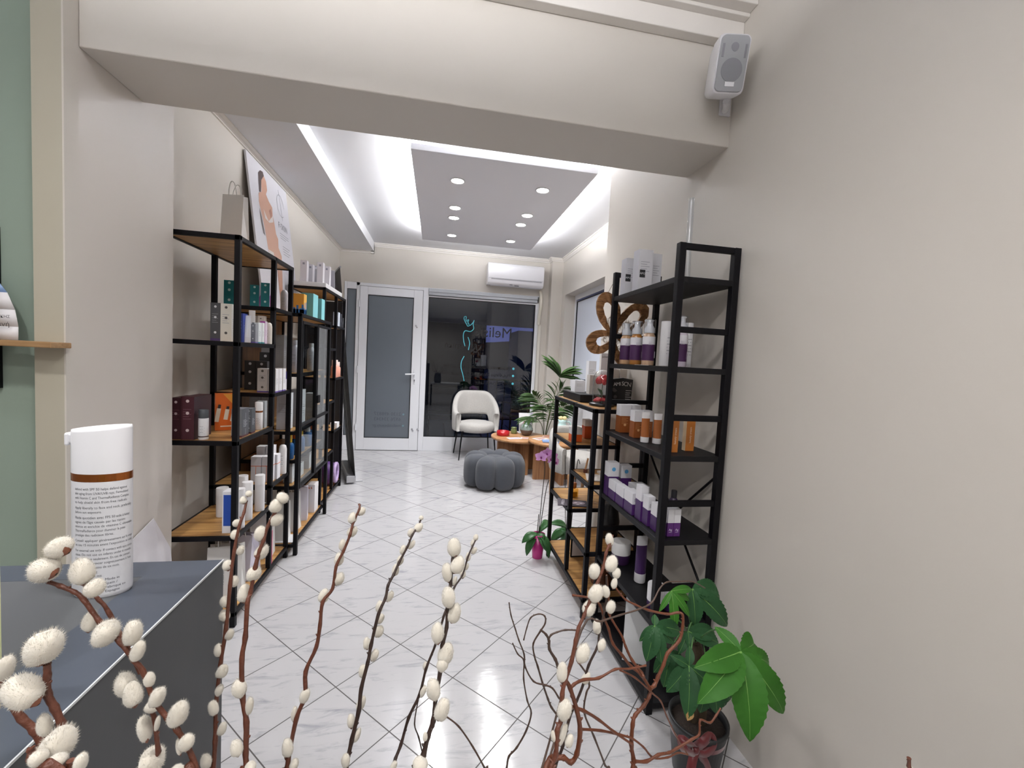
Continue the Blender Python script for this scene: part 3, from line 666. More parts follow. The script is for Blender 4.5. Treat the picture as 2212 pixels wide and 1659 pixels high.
tube('violet and white tube at the far end of the third shelf', -.915, 2.79, S3, .026, .115, '#e2e0ea', '#e8e8ec', top='#5a4f9a', topf=.5)
S4 = .895
G5 = 'maroon cartons on the fourth shelf'
carton('maroon carton half hidden by the pillar', -1.188, -1.142, 2.16, .13, S4, .190, '#46212a', G5, '#542a34', mark='#cdb9b9', lc='#6d434b')
carton('wide maroon carton with a pictured side behind the grey capped bottle', -1.139, -1.085, 2.15, .15, S4, .198, '#4a232c', G5, '#3a2a33', mark='#cdb9b9', lc='#75505a')
bottle('white bottle with dark grey cap in front of the maroon carton', -1.056, 2.172, S4, .0205, .138, [(.95, 0), (1, .02), (1, .9), (.97, 1)], '#e2e1e4', cap=(.72, .98, '#4a4d52'), lab=(.12, .17, '#3a2228'), txtc='#8d8d94')
OR = carton('big bright orange carton with pictured bottles, turned sideways', -1.1275, -1.0225, 2.412, .05, S4, .190, '#d9661e', None, '#e2701f', lines=False, lc='#f3d9b8', rot=.50)
m = MB()
for i, (a, hh, c) in enumerate(((-.062+.02, .09, 0), (-.005, .07, 0), (.025, .09, 0))):
    Mx = FRONT(a+.002, -.0255, .09) @ Matrix.Rotation(-.15, 4, 'Z'); m.box(-.009, .009, -hh/2, hh*.28, 0, .0004, 1, Mx).box(-.006, .006, hh*.28, hh/2, 0, .0004, 2, Mx)
m.box(-.03, .03, -.0256, -.025, .018, .024, 1).poly([(.0525, -.0252, .19), (-.02, -.0252, .19), (.0525, -.0252, .10)], 0)
q = m.build('picture_print', [C('#eda13a'), C('#e9dcc8'), C('#3a302c')]); q.parent = OR
G6 = 'grey cartons on the fourth shelf'
carton('grey carton with vertical lettering, nearest the near post', -.962, -.915, 2.225, .075, S4, .138, '#777a7f', G6, '#55585e', mark='#dcdce0', foot='#5a2a33', sidetxt=('\u2014 \u2014 \u2014', .03, .45), lc='#c9cbd0')
carton('slim grey carton beside the lettered grey carton', -.938, -.912, 2.325, .045, S4, .128, '#777a7f', G6, '#4c5056', mark='#dcdce0', foot='#5a2a33', lc='#c9cbd0')
bottle('white bottle with a copper band on the fourth shelf', -.928, 2.455, S4, .0185, .147, CYL, '#e9e7e8', cap=(.66, 1.0, '#ecebec'), band=True)
carton('pale grey carton behind the copper banded bottle', -.956, -.915, 2.497, .035, S4, .147, '#93979a', G6, '#9fa3a6', mark='#e0a050', lc='#d6d8da')
S5 = .56
G7 = 'white cartons with orange ribbon line'
for i, (a, b, y, h) in enumerate(((-1.026, -.972, 2.615, .146), (-.968, -.916, 2.615, .147), (-1.03, -.985, 2.70, .188), (-.98, -.938, 2.70, .192), (-.944, -.905, 2.672, .146))):
    carton(('white carton with orange line, front left on the fifth shelf', 'white carton with orange line just left of the middle post on the fifth shelf', 'taller white carton behind the orange lined pair, left', 'taller white carton behind the orange lined pair, right', 'white carton with orange line turned to the aisle, right of the middle post')[i],
           a, b, y, .048 if i != 4 else .05, S5, h, '#d5d3d8', G7, '#e6e5ea', stripe='#d96a35' if i in (0, 1, 4) else None, lines=i in (2, 3), topc='#efeef0')
bottle('rounded white bottle at the far end of the fifth shelf', -.918, 2.80, S5, .022, .18, [(.93, 0), (1, .03), (1, .85), (.8, .97), (.4, 1)], '#e8e6e6')
S6 = .445
G8 = 'white round tubes on the sixth shelf'
def canister(label, x, y, z, r, h): 
    t = thing('canister', label, 'canister', (x, y, z), G8)
    MB().lathe([(r*.98, 0), (r, .002), (r, h*.74)], (x, y, z), 28).build('body', C('#e4e3e6'), t)
    MB().lathe([(r*1.015, h*.745), (r*1.015, h-.002), (r*.98, h)], (x, y, z), 28).build('lid', C('#ebeaec'), t)
canister('white canister behind the blue-fronted carton', -1.075, 2.40, S6, .0275, .15)
bx = carton('white carton with a big blue front on the sixth shelf', -.972, -.926, 2.17, .06, S6, .200, '#e6e5ea', None, lines=False)
tbl = MB().box(-.018, .018, -.0306, -.030, .035, .185).build('blue_front', C('#1f4aa8')); tbl.parent = bx
canister('white canister at the back left of the sixth shelf', -1.00, 2.45, S6, .0255, .20)
canister('white canister in the middle front of the sixth shelf', -.934, 2.345, S6, .0245, .197)
canister('white canister at the right end of the sixth shelf', -.924, 2.475, S6, .024, .197)
canister('white canister just right of the near post on the sixth shelf', -.9245, 2.24, S6, .0215, .195)
paper_bag('white lettered paper bag on the bottom shelf behind the near post', -.995, 2.27, .075, .15, .09, .27, '#e2e0de', .15, text='\u2022 \u2013 \u2013\u2013\u2013 \u2013\u2013')
paper_bag('pale lilac paper bag on the bottom shelf of the near unit', -1.0, 2.48, .075, .13, .10, .24, '#d6d2e0', -.25)
carton('pink and white folded card on the bottom shelf beside the lilac bag', -.935, -.905, 2.60, .02, .075, .20, '#e2dbe0', None, '#c95a7a', lines=False, name='folded_card', cat='card')
paper_bag('white paper bag at the far end of the bottom shelf of the near unit', -1.0, 2.73, .075, .12, .09, .25, '#dfdedd', .1)
paper_bag('tall white gift bag standing on top of the near left unit', -1.085, 2.52, 1.835, .11, .08, .29, '#ebe9e8', -.15)

# ================================================================== GLASS-DOOR UNIT
U = 1.56
bottle('grey white bottle at the near end on top of the glazed cabinet', -.965, 2.915, U, .022, .14, ROUND, '#c9c8ce')
OB = carton('orange and blue carton on top of the glazed cabinet', -.938, -.872, 2.99, .06, U, .135, '#e3a13d', None, '#e8b04e', lines=False, topc='#e9c9a0')
m = MB()
for i, (a, hh) in enumerate(((-.03, .045), (-.012, .06), (.008, .04), (.02, .065))): m.box(a, a+.013, -.0304, -.030, 0, hh).box(.033, .0334, a, a+.012, 0, hh+.02*(i % 2))
m.box(-.033, .033, -.0304, -.03, 0, .035).box(.033, .0334, -.03, .03, 0, .035)
q = m.build('blue_splash', C('#3f7ec4')); q.parent = OB
carton('wide turquoise carton on top of the glazed cabinet', -.95, -.872, 3.20, .12, U, .168, '#67a9ae', 'turquoise cartons', '#86c9cf', lines=False)
carton('narrower turquoise carton at the far end on top of the glazed cabinet', -.915, -.872, 3.42, .09, U, .160, '#67a9ae', 'turquoise cartons', '#86c9cf', lines=False)
pb = thing('poster_board', 'large white poster of a woman in a bikini leaning above the left shelves', 'poster', (-1.165, 3.156, 1.56))
PA = Vector((-1.302, 3.156, 2.632)); PV = (Vector((-1.165, 3.156, 1.56))-PA).normalized(); PU = Vector((0, 1, 0)); PN = PU.cross(PV); PN = PN if PN.x > 0 else -PN
PVL = (Vector((-1.165, 3.156, 1.56))-PA).length
pp = lambda u, v, e=0: tuple(PA+PU*u+PV*v+PN*e)
MB().prism([pp(0, 0), pp(.757, 0), pp(.757, PVL), pp(0, PVL)], tuple(-PN*.012)).build('board', C('#dcdbe2', .3), pb)
BODY = [(.215, .113), (.278, .06), (.313, .089), (.315, .149), (.28, .188), (.32, .223), (.38, .249), (.37, .314), (.39, .37), (.399, .439), (.433, .469), (.418, .537), (.469, .589), (.435, .742), (.393, .895), (.38, .985), (.314, 1.0), (.329, .919), (.336, .76), (.345, .662), (.274, .626), (.201, .616), (.188, .519), (.17, .421), (.149, .369), (.127, .29), (.141, .228), (.199, .199)]
HAIR = [(.174, .078), (.216, .045), (.266, .035), (.28, .059), (.219, .111), (.183, .209), (.152, .215), (.164, .133)]
TAIL = [(.123, .335), (.144, .385), (.174, .514), (.14, .503), (.122, .428), (.119, .364)]
BRA = [(.195, .318), (.237, .356), (.272, .383), (.37, .314), (.363, .363), (.285, .39), (.211, .379)]
m = MB()
for k, (pl, e) in enumerate(((TAIL, .0006), (BODY, .0010), (HAIR, .0014), (BRA, .0014))): m.poly([pp(u, v, e) for u, v in pl], (1, 0, 1, 2)[k])
m.poly([pp(u, v, .0012) for u, v in ((.20, .60), (.30, .60), (.31, .64), (.25, .66))], 2)
m.poly([pp(u, v, .0013) for u, v in ((.30, .30), (.33, .36), (.36, .30), (.34, .27))], 3)
m.poly([pp(u, v, .0013) for u, v in ((.345, .66), (.357, .662), (.34, .90), (.333, .9))], 3)
m.build('figure_print', [C('#c79a83', .3), C('#4a3a38', .3), C('#d6d2cf', .3), C('#a9735e', .3)], pb)
m = MB()
def pline(pts, wd):
    for (a, b), (c, e) in zip(pts[:-1], pts[1:]):
        A = Vector(pp(a, b, .0012)); B = Vector(pp(c, e, .0012)); n = (B-A).cross(PN).normalized()*wd/2; m.poly([tuple(A-n), tuple(B-n), tuple(B+n), tuple(A+n)])
pline([(.575+.075*math.cos(a), .175+.085*math.sin(a)) for a in [i*PI/10 for i in range(3, 21)]], .004); pline([(.56, .054), (.59, .286)], .005)
Mp = Matrix.Translation(pp(.575, .345, .0012)) @ Matrix((((PU.x), -PV.x, PN.x, 0), (PU.y, -PV.y, PN.y, 0), (PU.z, -PV.z, PN.z, 0), (0, 0, 0, 1)))
m.text('F-SKIN', .068, Mp)
for i in range(3):
    pline([(.49, .405+.018*i), (.49+(.19 if i < 2 else .12), .405+.018*i)], .004)
for i in range(4): pline([(.52, .50+.02*i), (.52+(.13 if i % 2 else .16), .50+.02*i)], .004)
m.build('lettering', C('#7d7d88', .3), pb)
m = MB()
m.poly([pp(u, v, .0015) for u, v in ((.50, .72), (.66, .72), (.62, .92), (.47, .92))]); m.build('white_panel', C('#e9e9ee', .3), pb)
# inside, behind the glass
G9 = 'white and grey cartons behind the glass doors'
def row(z, items):
    for (lab, xa, xb, y, d, h, b, s, kw) in items: carton(lab, xa, xb, y, d, z, h, b, G9, s, **kw)
row(1.18+.001, [('slim grey carton behind the glass, left on the top inner shelf', -1.10, -1.05, 2.93, .05, .20, '#9b9a9e', '#b5b4ba', {}), ('pale grey carton at the back of the top inner shelf', -1.04, -.99, 3.0, .05, .24, '#a6a4a4', '#bdbcc2', {})])
for i, (y, h) in enumerate(((2.98, .21), (3.06, .21), (3.34, .20))):
    bottle(('white round shouldered bottle behind the near glass door, left', 'white round shouldered bottle behind the near glass door, right', 'white round shouldered bottle behind the far glass door')[i], -.915, y, 1.181, .027, h, ROUND, '#c9c9d4', 'round shouldered bottles behind glass', cap=(.86, .6, '#d6d6de'))
row(.811, [('tall grey carton behind the glass, leftmost on the middle shelf', -1.16, -1.10, 2.92, .06, .28, '#8f8d8e', '#b9b8be', {}), ('tall grey carton behind the glass, second on the middle shelf', -1.09, -1.035, 2.92, .06, .28, '#8f8d8e', '#b9b8be', {}),
           ('white carton turned to the glass on the middle shelf', -1.0, -.93, 2.92, .09, .235, '#c6c5cb', '#dedde4', {}), ('grey and white carton right behind the near glass door', -.96, -.89, 3.06, .08, .25, '#9c9b9f', '#d6d5dd', {}),
           ('white carton right behind the far glass door', -.95, -.885, 3.34, .08, .20, '#b5b4ba', '#d9d9e0', {})])
G10 = 'blue sun lotion bottles behind glass'
for i, (y, cc) in enumerate(((2.93, '#e3b522'), (3.06, '#dd6a22'), (3.16, '#e3b522'), (3.33, '#e4e4e8'), (3.43, '#dd6a22'))):
    bottle(('blue bottle with yellow cap nearest the side of the glazed cabinet', 'blue bottle with orange cap behind the near glass door', 'blue bottle with yellow cap behind the near glass door', 'blue bottle with white cap behind the far glass door', 'blue bottle with orange cap behind the far glass door')[i], -.925, y, .62+.0, .030, .165, ROUND, '#1c5c9c', G10, cap=(.66, .62, cc))
board(CAB, -1.203, -.875, 2.89, 3.592, .62, OAK, True)
row(.456, [('white carton on the lower inner shelf behind the near door', -.96, -.905, 2.94, .07, .125, '#c9c8cc', '#dedde3', {}), ('wide white carton low behind the near glass door', -.985, -.90, 3.07, .10, .09, '#cfced2', '#e0dfe5', {}),
           ('white boxed set low behind the far glass door', -.97, -.90, 3.30, .12, .14, '#cfced2', '#dcdbe2', {}), ('dusty pink carton at the back low behind the glass', -1.15, -1.0, 3.0, .12, .14, '#9c4f5c', '#a85f6b', {})])
paper_bag('dusty pink gift bag at the back of the glazed cabinet, low inner shelf', -1.07, 3.35, .456, .12, .10, .145, '#b5707c', .3, handle=False)
paper_bag('white paper bag with pencil drawing under the near glass door', -.985, 2.965, .075, .12, .10, .25, '#dddcda', .1, handle=False)
paper_bag('white paper bag under the middle of the glazed cabinet', -.975, 3.12, .075, .13, .10, .27, '#e0dfde', -.1)
paper_bag('pale lilac paper bag lying open under the far glass door', -.98, 3.32, .075, .14, .12, .24, '#d3d0dc', .2, handle=False)
carton('white carton with red corner marks under the far glass door', -.955, -.89, 3.43, .10, .075, .22, '#e6e4e6', None, '#e6e4e6', lines=False, lc='#d0643a', txt=('\u201c', .08, .8))
tag(MB().box(-.99, -.88, 2.89, 3.02, .0755, .079).build('leaflet', C('#cfcfd2')), 'flat white leaflet on the bottom shelf at the near end of the glazed cabinet', 'leaflet')
# ================================================================== FAR LEFT UNIT
tr = tag(MB().box(-1.17, -.90, 3.64, 4.22, 1.836, 1.872).build('display_tray', C('#dedddf', .3), bevel=.003), 'white display tray on top of the far left shelf unit', 'tray')
G11 = 'tall white cartons on the white tray'
for i, (a, b, y, h) in enumerate(((-1.112, -1.063, 3.70, .175), (-1.085, -1.045, 3.80, .165), (-.999, -.953, 3.75, .18), (-.975, -.928, 3.86, .172))):
    carton(('tall white carton, leftmost on the white tray', 'shorter white carton tucked behind the leftmost on the white tray', 'tall white carton third from left on the white tray', 'white carton with a waist line at the right end of the white tray')[i], a, b, y, .05, 1.872, h, '#d9d6dc', G11, '#e9e7ec', lines=False, mark=None, txt=('\u25a0', .022, .85), lc='#8b8b98')
f = thing('sign_holder', 'clear framed white notice standing behind the cartons on the white tray', 'sign', (-1.13, 3.98, 1.872))
MB().box(-1.165, -1.055, 3.975, 3.985, 1.872, 2.06).build('frame', C('#c3c5d0', .2), f); MB().box(-1.158, -1.062, 3.9745, 3.975, 1.885, 2.05).build('notice', C('#dfe1ea'), f)
f = thing('photo_board', 'grey photo board with a face leaning behind the cartons on the white tray', 'board', (-1.0, 4.0, 1.872))
MB().box(-1.07, -.91, 3.96, 3.97, 1.872, 2.03).build('board', C('#a9a8b0'), f); MB().lathe([(.024, 0), (.024, .0006)], M=FRONT(-1.0, 3.9595, 1.955), sm=False).build('face_print', C('#6b6168'), f)
f = thing('dark_board', 'dark grey framed board standing behind the far left shelf unit', 'board', (-1.09, 4.41, 0))
MB().box(-1.26, -.93, 4.40, 4.415, 0, 1.80).build('board', C('#2b2b2f', .5), f); MB().box(-1.265, -.925, 4.415, 4.43, 0, 1.81).build('edge_frame', C('#2b2b2f', .5), f)
carton('pale blue carton on the upper shelf of the far left unit', -.945, -.90, 4.10, .06, 1.56, .125, '#b4bccb', None, '#ccd4e0')
carton('dark carton on the upper shelf of the far left unit, middle', -.945, -.90, 4.19, .05, 1.56, .12, '#2c2f38', None, '#33363f')
carton('small dark carton on the upper shelf of the far left unit, far end', -.945, -.90, 4.27, .05, 1.56, .09, '#26282e', None, '#2b2d33')
for i, y in enumerate((4.09, 4.16, 4.24)):
    bottle(('pink lotion bottle, nearest of three on the far left unit', 'pink lotion bottle, middle of three on the far left unit', 'pink lotion bottle, farthest of three on the far left unit')[i], -.925, y, 1.09, .026, .16 - .02*(i == 2), ROUND, '#d99a86', 'pink lotion bottles', cap=(.72, .7, '#e0c9c2'))
carton('white carton on the oak shelf of the far left unit', -.96, -.90, 4.16, .10, .61, .05, '#e0dfe2', None, lines=False)
tb = thing('wash_bag', 'purple patterned wash bag on the bottom shelf of the far left unit', 'bag', (-.965, 4.15, .075))
MB().ball((-.965, 4.17, .182), .06, .10, .1065, 20, 12, p=.75).build('bag_body', mat('purple_fabric', '#5a3a78', .5, noise=.6, nscale=40), tb)
MB().tube([(-.90, 4.17+.07*math.cos(a), .19+.085*math.sin(a)) for a in [i*2*PI/16 for i in range(17)]], .016, 8).build('rolled_edge', mat('lilac_satin', '#b79fc9', .3), tb)
# roll-up banner
rb = thing('roll_up_banner', 'black backed roll-up banner leaning beside the far left shelf unit', 'banner', (-.85, 4.6, 0))
MB().add([(-.765, 4.42, .07), (-.97, 5.1, .07), (-1.2, 5.15, 2.19), (-.985, 4.5, 2.16)], [(0, 1, 2, 3)]).build('banner_sheet', mat('banner_black', '#1d1e23', .55), rb).modifiers.new('thickness', 'SOLIDIFY').thickness = .003
MR = Matrix.Translation((-.805, 4.41, 0)) @ Matrix.Rotation(.293, 4, 'Z')
MB().box(-.04, .045, .012, .72, .02, .08, M=MR).build('base', C('#8b8d92', .35), rb, bevel=.02, bseg=4)
MB().box(-.043, .048, 0, .012, .016, .084, M=MR).build('end_cap', C('#b5b6ba', .4), rb, bevel=.004)
MB().box(.02, .12, .06, .09, 0, .012, M=MR).box(.02, .10, .55, .58, 0, .012, M=MR).box(-.03, .04, .06, .58, .008, .021, M=MR).build('foot', C('#b5b6ba', .4), rb)
MB().tube([(-.88, 4.72, .08), (-1.11, 4.80, 2.17)], .007, 8).build('pole', C('#9a9b9f', .3), rb)
MB().tube([(-.983, 4.495, 2.165), (-1.202, 5.155, 2.195)], .010, 8).build('top_rail', C('#8b8c92', .3), rb)

# ================================================================== RIGHT: BLACK UNIT
PU_, BR_ = '#4c2468', '#8a4a20'
T1 = 1.675
G = 'tall white cartons on top of the black right unit'
for i, (a, b, y, h) in enumerate(((.862, .912, 1.915, .172), (.868, .935, 1.80, .186), (.972, 1.022, 1.88, .195))):
    carton(('white carton with small black label, left on top of the black right unit', 'widest white carton with black label, front on top of the black right unit', 'white carton set back against the wall on top of the black right unit')[i], a, b, y, .055, T1, h, '#d8d7dc', G, '#c6c6ce', lc='#9f9fa9')
for o in [o for o in COL.objects if o.get('group') == G][:2]:
    q = MB().box(-.026, .0, -.0283, -.0277, .062, .096).build('black_label', C('#1b1b20')); q.parent = o
    q2 = MB().text('APO', .013, FRONT(-.013, -.0286, .079)).build('lettering', C('#e2e2e6')); q2.parent = q
tag(MB().tube([(1.083, 1.755, 1.676), (1.083, 1.765, 1.85), (1.084, 1.77, 2.095)], .0125, 14).build('plastic_tube', PLAST), 'clear plastic tube standing upright against the wall on the black right unit', 'tube')
T2 = 1.346
G = 'purple labelled pump bottles'
for i, (x, y) in enumerate(((.905, 1.955), (.908, 1.852), (.914, 1.745), (.953, 1.56))):
    pump(('purple labelled pump bottle, farthest left of the row of three', 'purple labelled pump bottle, middle of the row of three', 'purple labelled pump bottle, nearest of the row of three beside a white tube', 'purple labelled pump bottle right behind the near front post')[i], x, y, T2, .027, .20, ('#c9a27c', '#b5793a', '#c9a88c', '#cfc4d2')[i], G)
G = 'plain white round tubes beside the pump bottles'
bottle('white round tube between the pump bottles on the second shelf', .944, 1.652, T2, .025, .186, [(.97, 0), (1, .01), (1, .985), (.96, 1)], '#e4e2e4', G, cat='bottle')
bottle('white round tube at the right end of the second shelf', 1.02, 1.62, T2, .021, .182, [(.97, 0), (1, .01), (1, .985), (.96, 1)], '#e6e5e8', G)
T3 = 1.013
G = 'brown cartons with white lids'
for i, (a, b, y, d, h) in enumerate(((.885, .937, 1.92, .05, .135), (.945, .995, 1.93, .05, .135), (.892, .936, 1.785, .045, .123), (.945, .99, 1.80, .045, .123))):
    carton(('brown carton with white lid, tall, at the far left of the third shelf', 'brown carton with white lid, tall, nearer the wall on the third shelf', 'shorter brown carton with white lid in front of the tall ones', 'shorter brown carton with white lid nearer the wall behind the tubes')[i], a, b, y, d, T3, h, BR_, G, '#8f5026', lid='#dcdbdf', lidf=.40, lc='#c58a5a', mark='#d0a070')
tube('brown cream tube standing on a white cap, left of the pair', .897, 1.69, T3, .036, .130, '#9b5a2c', '#dedde0', 'brown cream tubes', top='#dcdadb', topf=.35, capf=.18)
tube('brown cream tube standing on a white cap, just left of the near post', .940, 1.665, T3, .036, .128, '#9b5a2c', '#dedde0', 'brown cream tubes', top='#dcdadb', topf=.35, capf=.18)
for i, (a, b, y) in enumerate(((.905, .932, 1.49), (.983, 1.020, 1.52))):
    carton(('slim orange brown carton with upright lettering just right of the near post', 'slim orange brown carton with upright lettering nearer the wall')[i], a, b, y, .024, T3, .127, '#b9702c', 'slim orange brown cartons', '#d9c2a0', lines=False, lc='#ecd9c0')
    o = [q for q in COL.objects if q.get('group') == 'slim orange brown cartons'][-1]
    q = MB().text('luxury cream', .012, FRONT(0, -.0125, .064) @ Matrix.Rotation(PI/2, 4, 'Z')).build('lettering', C('#f1e3cc')); q.parent = o
T4 = .691
G = 'purple cartons with white lids on the fourth shelf'
for i, (a, b, y, d, h, l) in enumerate(((.855, .910, 1.948, .048, .165, .42), (.925, .98, 1.953, .045, .150, .42), (.856, .892, 1.865, .075, .090, .5), (.857, .893, 1.775, .08, .090, .5), (.857, .900, 1.683, .08, .096, .5),
        (.862, .892, 1.615, .05, .146, .42), (.866, .896, 1.562, .045, .121, .45), (.872, .900, 1.505, .045, .108, .45), (.868, .8905, 1.462, .03, .095, .45))):
    lab = ('tall purple carton with a blue dot on its white lid, farthest left', 'tall purple carton with a blue dot on its white lid, nearer the wall', 'low deep purple carton with white lid beside the tall blue dotted one', 'low deep purple carton with white lid, middle of the low three', 'low deep purple carton with white lid, nearest of the low three',
           'tall slim purple carton with white lid after the low ones', 'slim purple carton with white lid, second after the low ones', 'slim purple carton with white lid, third after the low ones', 'smallest purple carton with white lid right behind the near post')[i]
    carton(lab, a, b, y, d, T4, h, PU_, G, '#3f1d58', lid='#dddce1', lidf=l, lines=False, lc='#84848c')
    o = [q for q in COL.objects if q.get('group') == G][-1]
    if i < 2:
        q = MB().lathe([(.010, 0), (.010, .0005)], M=FRONT(0, -d/2-.0001, h*.80), sm=False).build('blue_dot', C('#5aa3d6')); q.parent = o
    else:
        m = MB()
        for k in range(3): m.box(-(b-a)*.3, (b-a)*(.2-.12*k), -d/2-.0004, -d/2, h*(.74-.045*k), h*(.755-.045*k))
        q = m.build('print', C('#77777f')); q.parent = o
for i, (a, b) in enumerate(((.897, .922), (.923, .950))):
    carton(('purple carton with white lid and a small emblem, left of the front pair', 'purple carton with white lid and a small emblem, right of the front pair')[i], a, b, 1.462, .05, T4, .106, '#5a2a72', G, '#4a2162', lid='#dddce1', lidf=.5, lines=False)
    o = [q for q in COL.objects if q.get('group') == G][-1]
    q = MB().text('Ag', .012, FRONT(0, -.0254, .026)).box(-.006, .006, -.0254, -.025, .016, .017).build('emblem', C('#e3dcea')); q.parent = o
carton('low purple carton with white lid behind the slim ones', .93, 1.0, 1.80, .08, T4, .09, PU_, G, '#3f1d58', lid='#d2d1d5', lidf=.5, lines=False)
bottle('dark purple bottle with clear pump on the fourth shelf', .975, 1.56, T4, .021, .15, ROUND, '#2b1838', cap=(.80, .55, '#1d1c22'))
T5 = .366
jar('wide white jar with purple base on the fifth shelf', .935, 1.92, T5, .045, .105, '#3a2048', '#d9d8d8', .55)
tube('tall purple tube with white cap leaning on the fifth shelf', .945, 1.735, T5, .05, .210, '#3f2156', '#dddce0', top='#dedde2', topf=.32, capf=.2)
jar('white lidded jar behind the near post on the fifth shelf, left', .908, 1.53, T5, .032, .10, '#40245a', '#dfdee2', .65, 'white lidded jars')
jar('white lidded jar behind the near post on the fifth shelf, right', .967, 1.52, T5, .030, .085, '#40245a', '#dfdee2', .6, 'white lidded jars')
paper_bag('white paper bag on the lowest black shelf behind the plant', .955, 1.68, .046, .17, .11, .27, '#cfd0d2', -.5, handle=False)

# ================================================================== RIGHT: LOW OAK UNIT
t = thing('rose_dome', 'red artificial rose under a clear glass dome on a black base', 'ornament', (.905, 2.215, 1.111))
MB().lathe([(.068, 0), (.070, .003), (.070, .012), (.060, .016)], (.905, 2.215, 1.111), 32).build('base', C('#17151a', .25), t)
MB().lathe([(.054, .016), (.054, .14), (.050, .165), (.038, .185), (.018, .196), (.001, .199)], (.905, 2.215, 1.111), 32, cap=False).build('glass_dome', DOME, t)
rs = MB()
random.seed(11)
for k in range(16):
    a = k*2.4; rr = .008+.0016*k
    rs.ball((.905+rr*math.cos(a), 2.215+rr*math.sin(a), 1.111+.152-.0012*k), .016, .014, .020, 10, 6, 0, Matrix.Identity(4))
rs.build('rose_head', ROSE, t)
MB().tube([(.905, 2.215, 1.12), (.903, 2.217, 1.19), (.905, 2.215, 1.25)], .002, 6).build('stem', LEAFD, t)
def leaf(mb, c, tip, wd, mi=0, droop=.12, n=7, up=None, vein=None, cup=.12, shape=1.25, waves=0):
    """a leaf blade from c to tip: half width wd*length, folded along the midrib"""
    c, tip = Vector(c), Vector(tip); ax = tip-c; L = ax.length; u = ax.normalized()
    up = Vector(up) if up is not None else Vector((-.15, -.55, .82)); s = u.cross(up)
    if s.length < .05: s = u.orthogonal()
    s.normalize(); nn = s.cross(u).normalized(); nn = nn if nn.dot(up) > 0 else -nn
    vs = []; fs = []
    for i in range(n+1):
        t = i/n; p = c+ax*t+nn*(L*droop*4*t*(1-t)); hw = wd*L*.5*math.sin(PI*min(1, t**(1/shape)*.97+.03))**.8
        if i == n: hw = .0005
        if i == 0: hw = .002
        rip = 1+waves*(1 if i % 2 else -1)
        vs += [p-s*hw+nn*hw*cup*2*rip, p-s*hw*.5+nn*hw*cup*1.3*rip, p, p+s*hw*.5+nn*hw*cup*1.3*rip, p+s*hw+nn*hw*cup*2*rip]
    for i in range(n):
        for j in range(4): fs.append((i*5+j, i*5+j+1, (i+1)*5+j+1, (i+1)*5+j))
    mb.add(vs, fs, mi, True)
    if vein is not None: mb.tube([tuple(c+ax*q+nn*(L*droop*4*q*(1-q)+.0005))+(max(.0004, .0016*(1-q)*L/.15),) for q in (0, .2, .4, .6, .8, .97)], .001, 5, vein)
m = MB(); leaf(m, (.903, 2.215, 1.155), (.868, 2.20, 1.205), .55); leaf(m, (.903, 2.215, 1.15), (.87, 2.205, 1.165), .55); m.build('leaves', LEAFD, t)
m = MB()
for k in range(12):
    a = k*.95; m.ball((.905+.034*math.cos(a), 2.215+.030*math.sin(a), 1.111+.026+.004*(k % 3)), .016, .013, .010, 8, 5, 0)
m.build('fallen_petals', ROSE, t)
TT = 1.111
tr = thing('display_tray', 'black display tray with a clear top strip on the low oak unit', 'tray', (.94, 2.52, TT))
MB().box(.83, 1.08, 2.36, 2.70, TT, TT+.045).build('tray_body', BLACKB, tr, bevel=.002)
G = 'white cartons on the black display tray'
for i, (a, b, y, d, h) in enumerate(((.858, .925, 2.55, .08, .075), (.905, .955, 2.42, .05, .115), (.965, 1.005, 2.44, .05, .135), (.96, 1.01, 2.60, .05, .20))):
    carton(('low wide white carton on the black display tray', 'pale beige carton with square print on the black display tray', 'beige white carton behind the rose dome on the black display tray', 'tall white canister like carton at the back of the black display tray')[i], a, b, y, d, TT+.045, h, ('#e4e4e8', '#c9c3bd', '#d0cac4', '#e8e8ec')[i], G, ('#eeeef2', '#d2ccc6', '#d8d2cc', '#e8e8ec')[i], lc='#a7a5a4')
carton('tall cream carton behind the black lettered bag, left', 1.0, 1.035, 2.30, .05, TT, .20, '#d6d0c8', 'tall cream cartons by the lettered bag', '#d8d4ce', lines=False)
carton('tall cream carton behind the black lettered bag, right', 1.04, 1.083, 2.30, .05, TT, .205, '#d6d0c8', 'tall cream cartons by the lettered bag', '#d8d4ce', lines=False)
t = thing('lettered_bag', 'black lettered pouch behind the black right unit on the low oak unit', 'bag', (1.03, 2.2, TT))
m = MB(); m.prism([(.972, 2.235, TT), (1.085, 2.235, TT), (1.092, 2.232, TT+.150), (1.03, 2.230, TT+.158), (.962, 2.232, TT+.148)], (0, .035, 0)); b = m.build('pouch', C('#121014', .3), t, bevel=.003)
m = MB()
for ch, xx, ang, sz in zip('AMISON', (.983, 1.001, 1.014, 1.029, 1.048, 1.067), (.12, .09, .05, 0, -.06, -.1), (.026, .026, .026, .030, .032, .032)): m.text(ch, sz*1.1, FRONT(xx, 2.2295, TT+.125-abs(xx-1.03)*.12) @ Matrix.Rotation(ang, 4, 'Z'))
for i in range(5): m.box(1.05, 1.085-.005*(i % 3), 2.2325, 2.234, TT+.085-.012*i, TT+.088-.012*i)
m.build('lettering', C('#c9c7c9'), b)
m = MB(); m.lathe([(.014, 0), (.014, .0008)], M=FRONT(.985, 2.2335, TT+.09), sm=False).lathe([(.010, 0), (.010, .0008)], M=FRONT(.99, 2.2335, TT+.05), sm=False); m.build('crest', C('#4a4648'), b)
t = thing('display_card', 'white display card with black lettering behind the butterfly', 'card', (1.03, 2.405, TT+.045))
b = MB().box(.962, 1.092, 2.402, 2.408, TT+.045, 1.405).build('card', C('#dfdee2'), t)
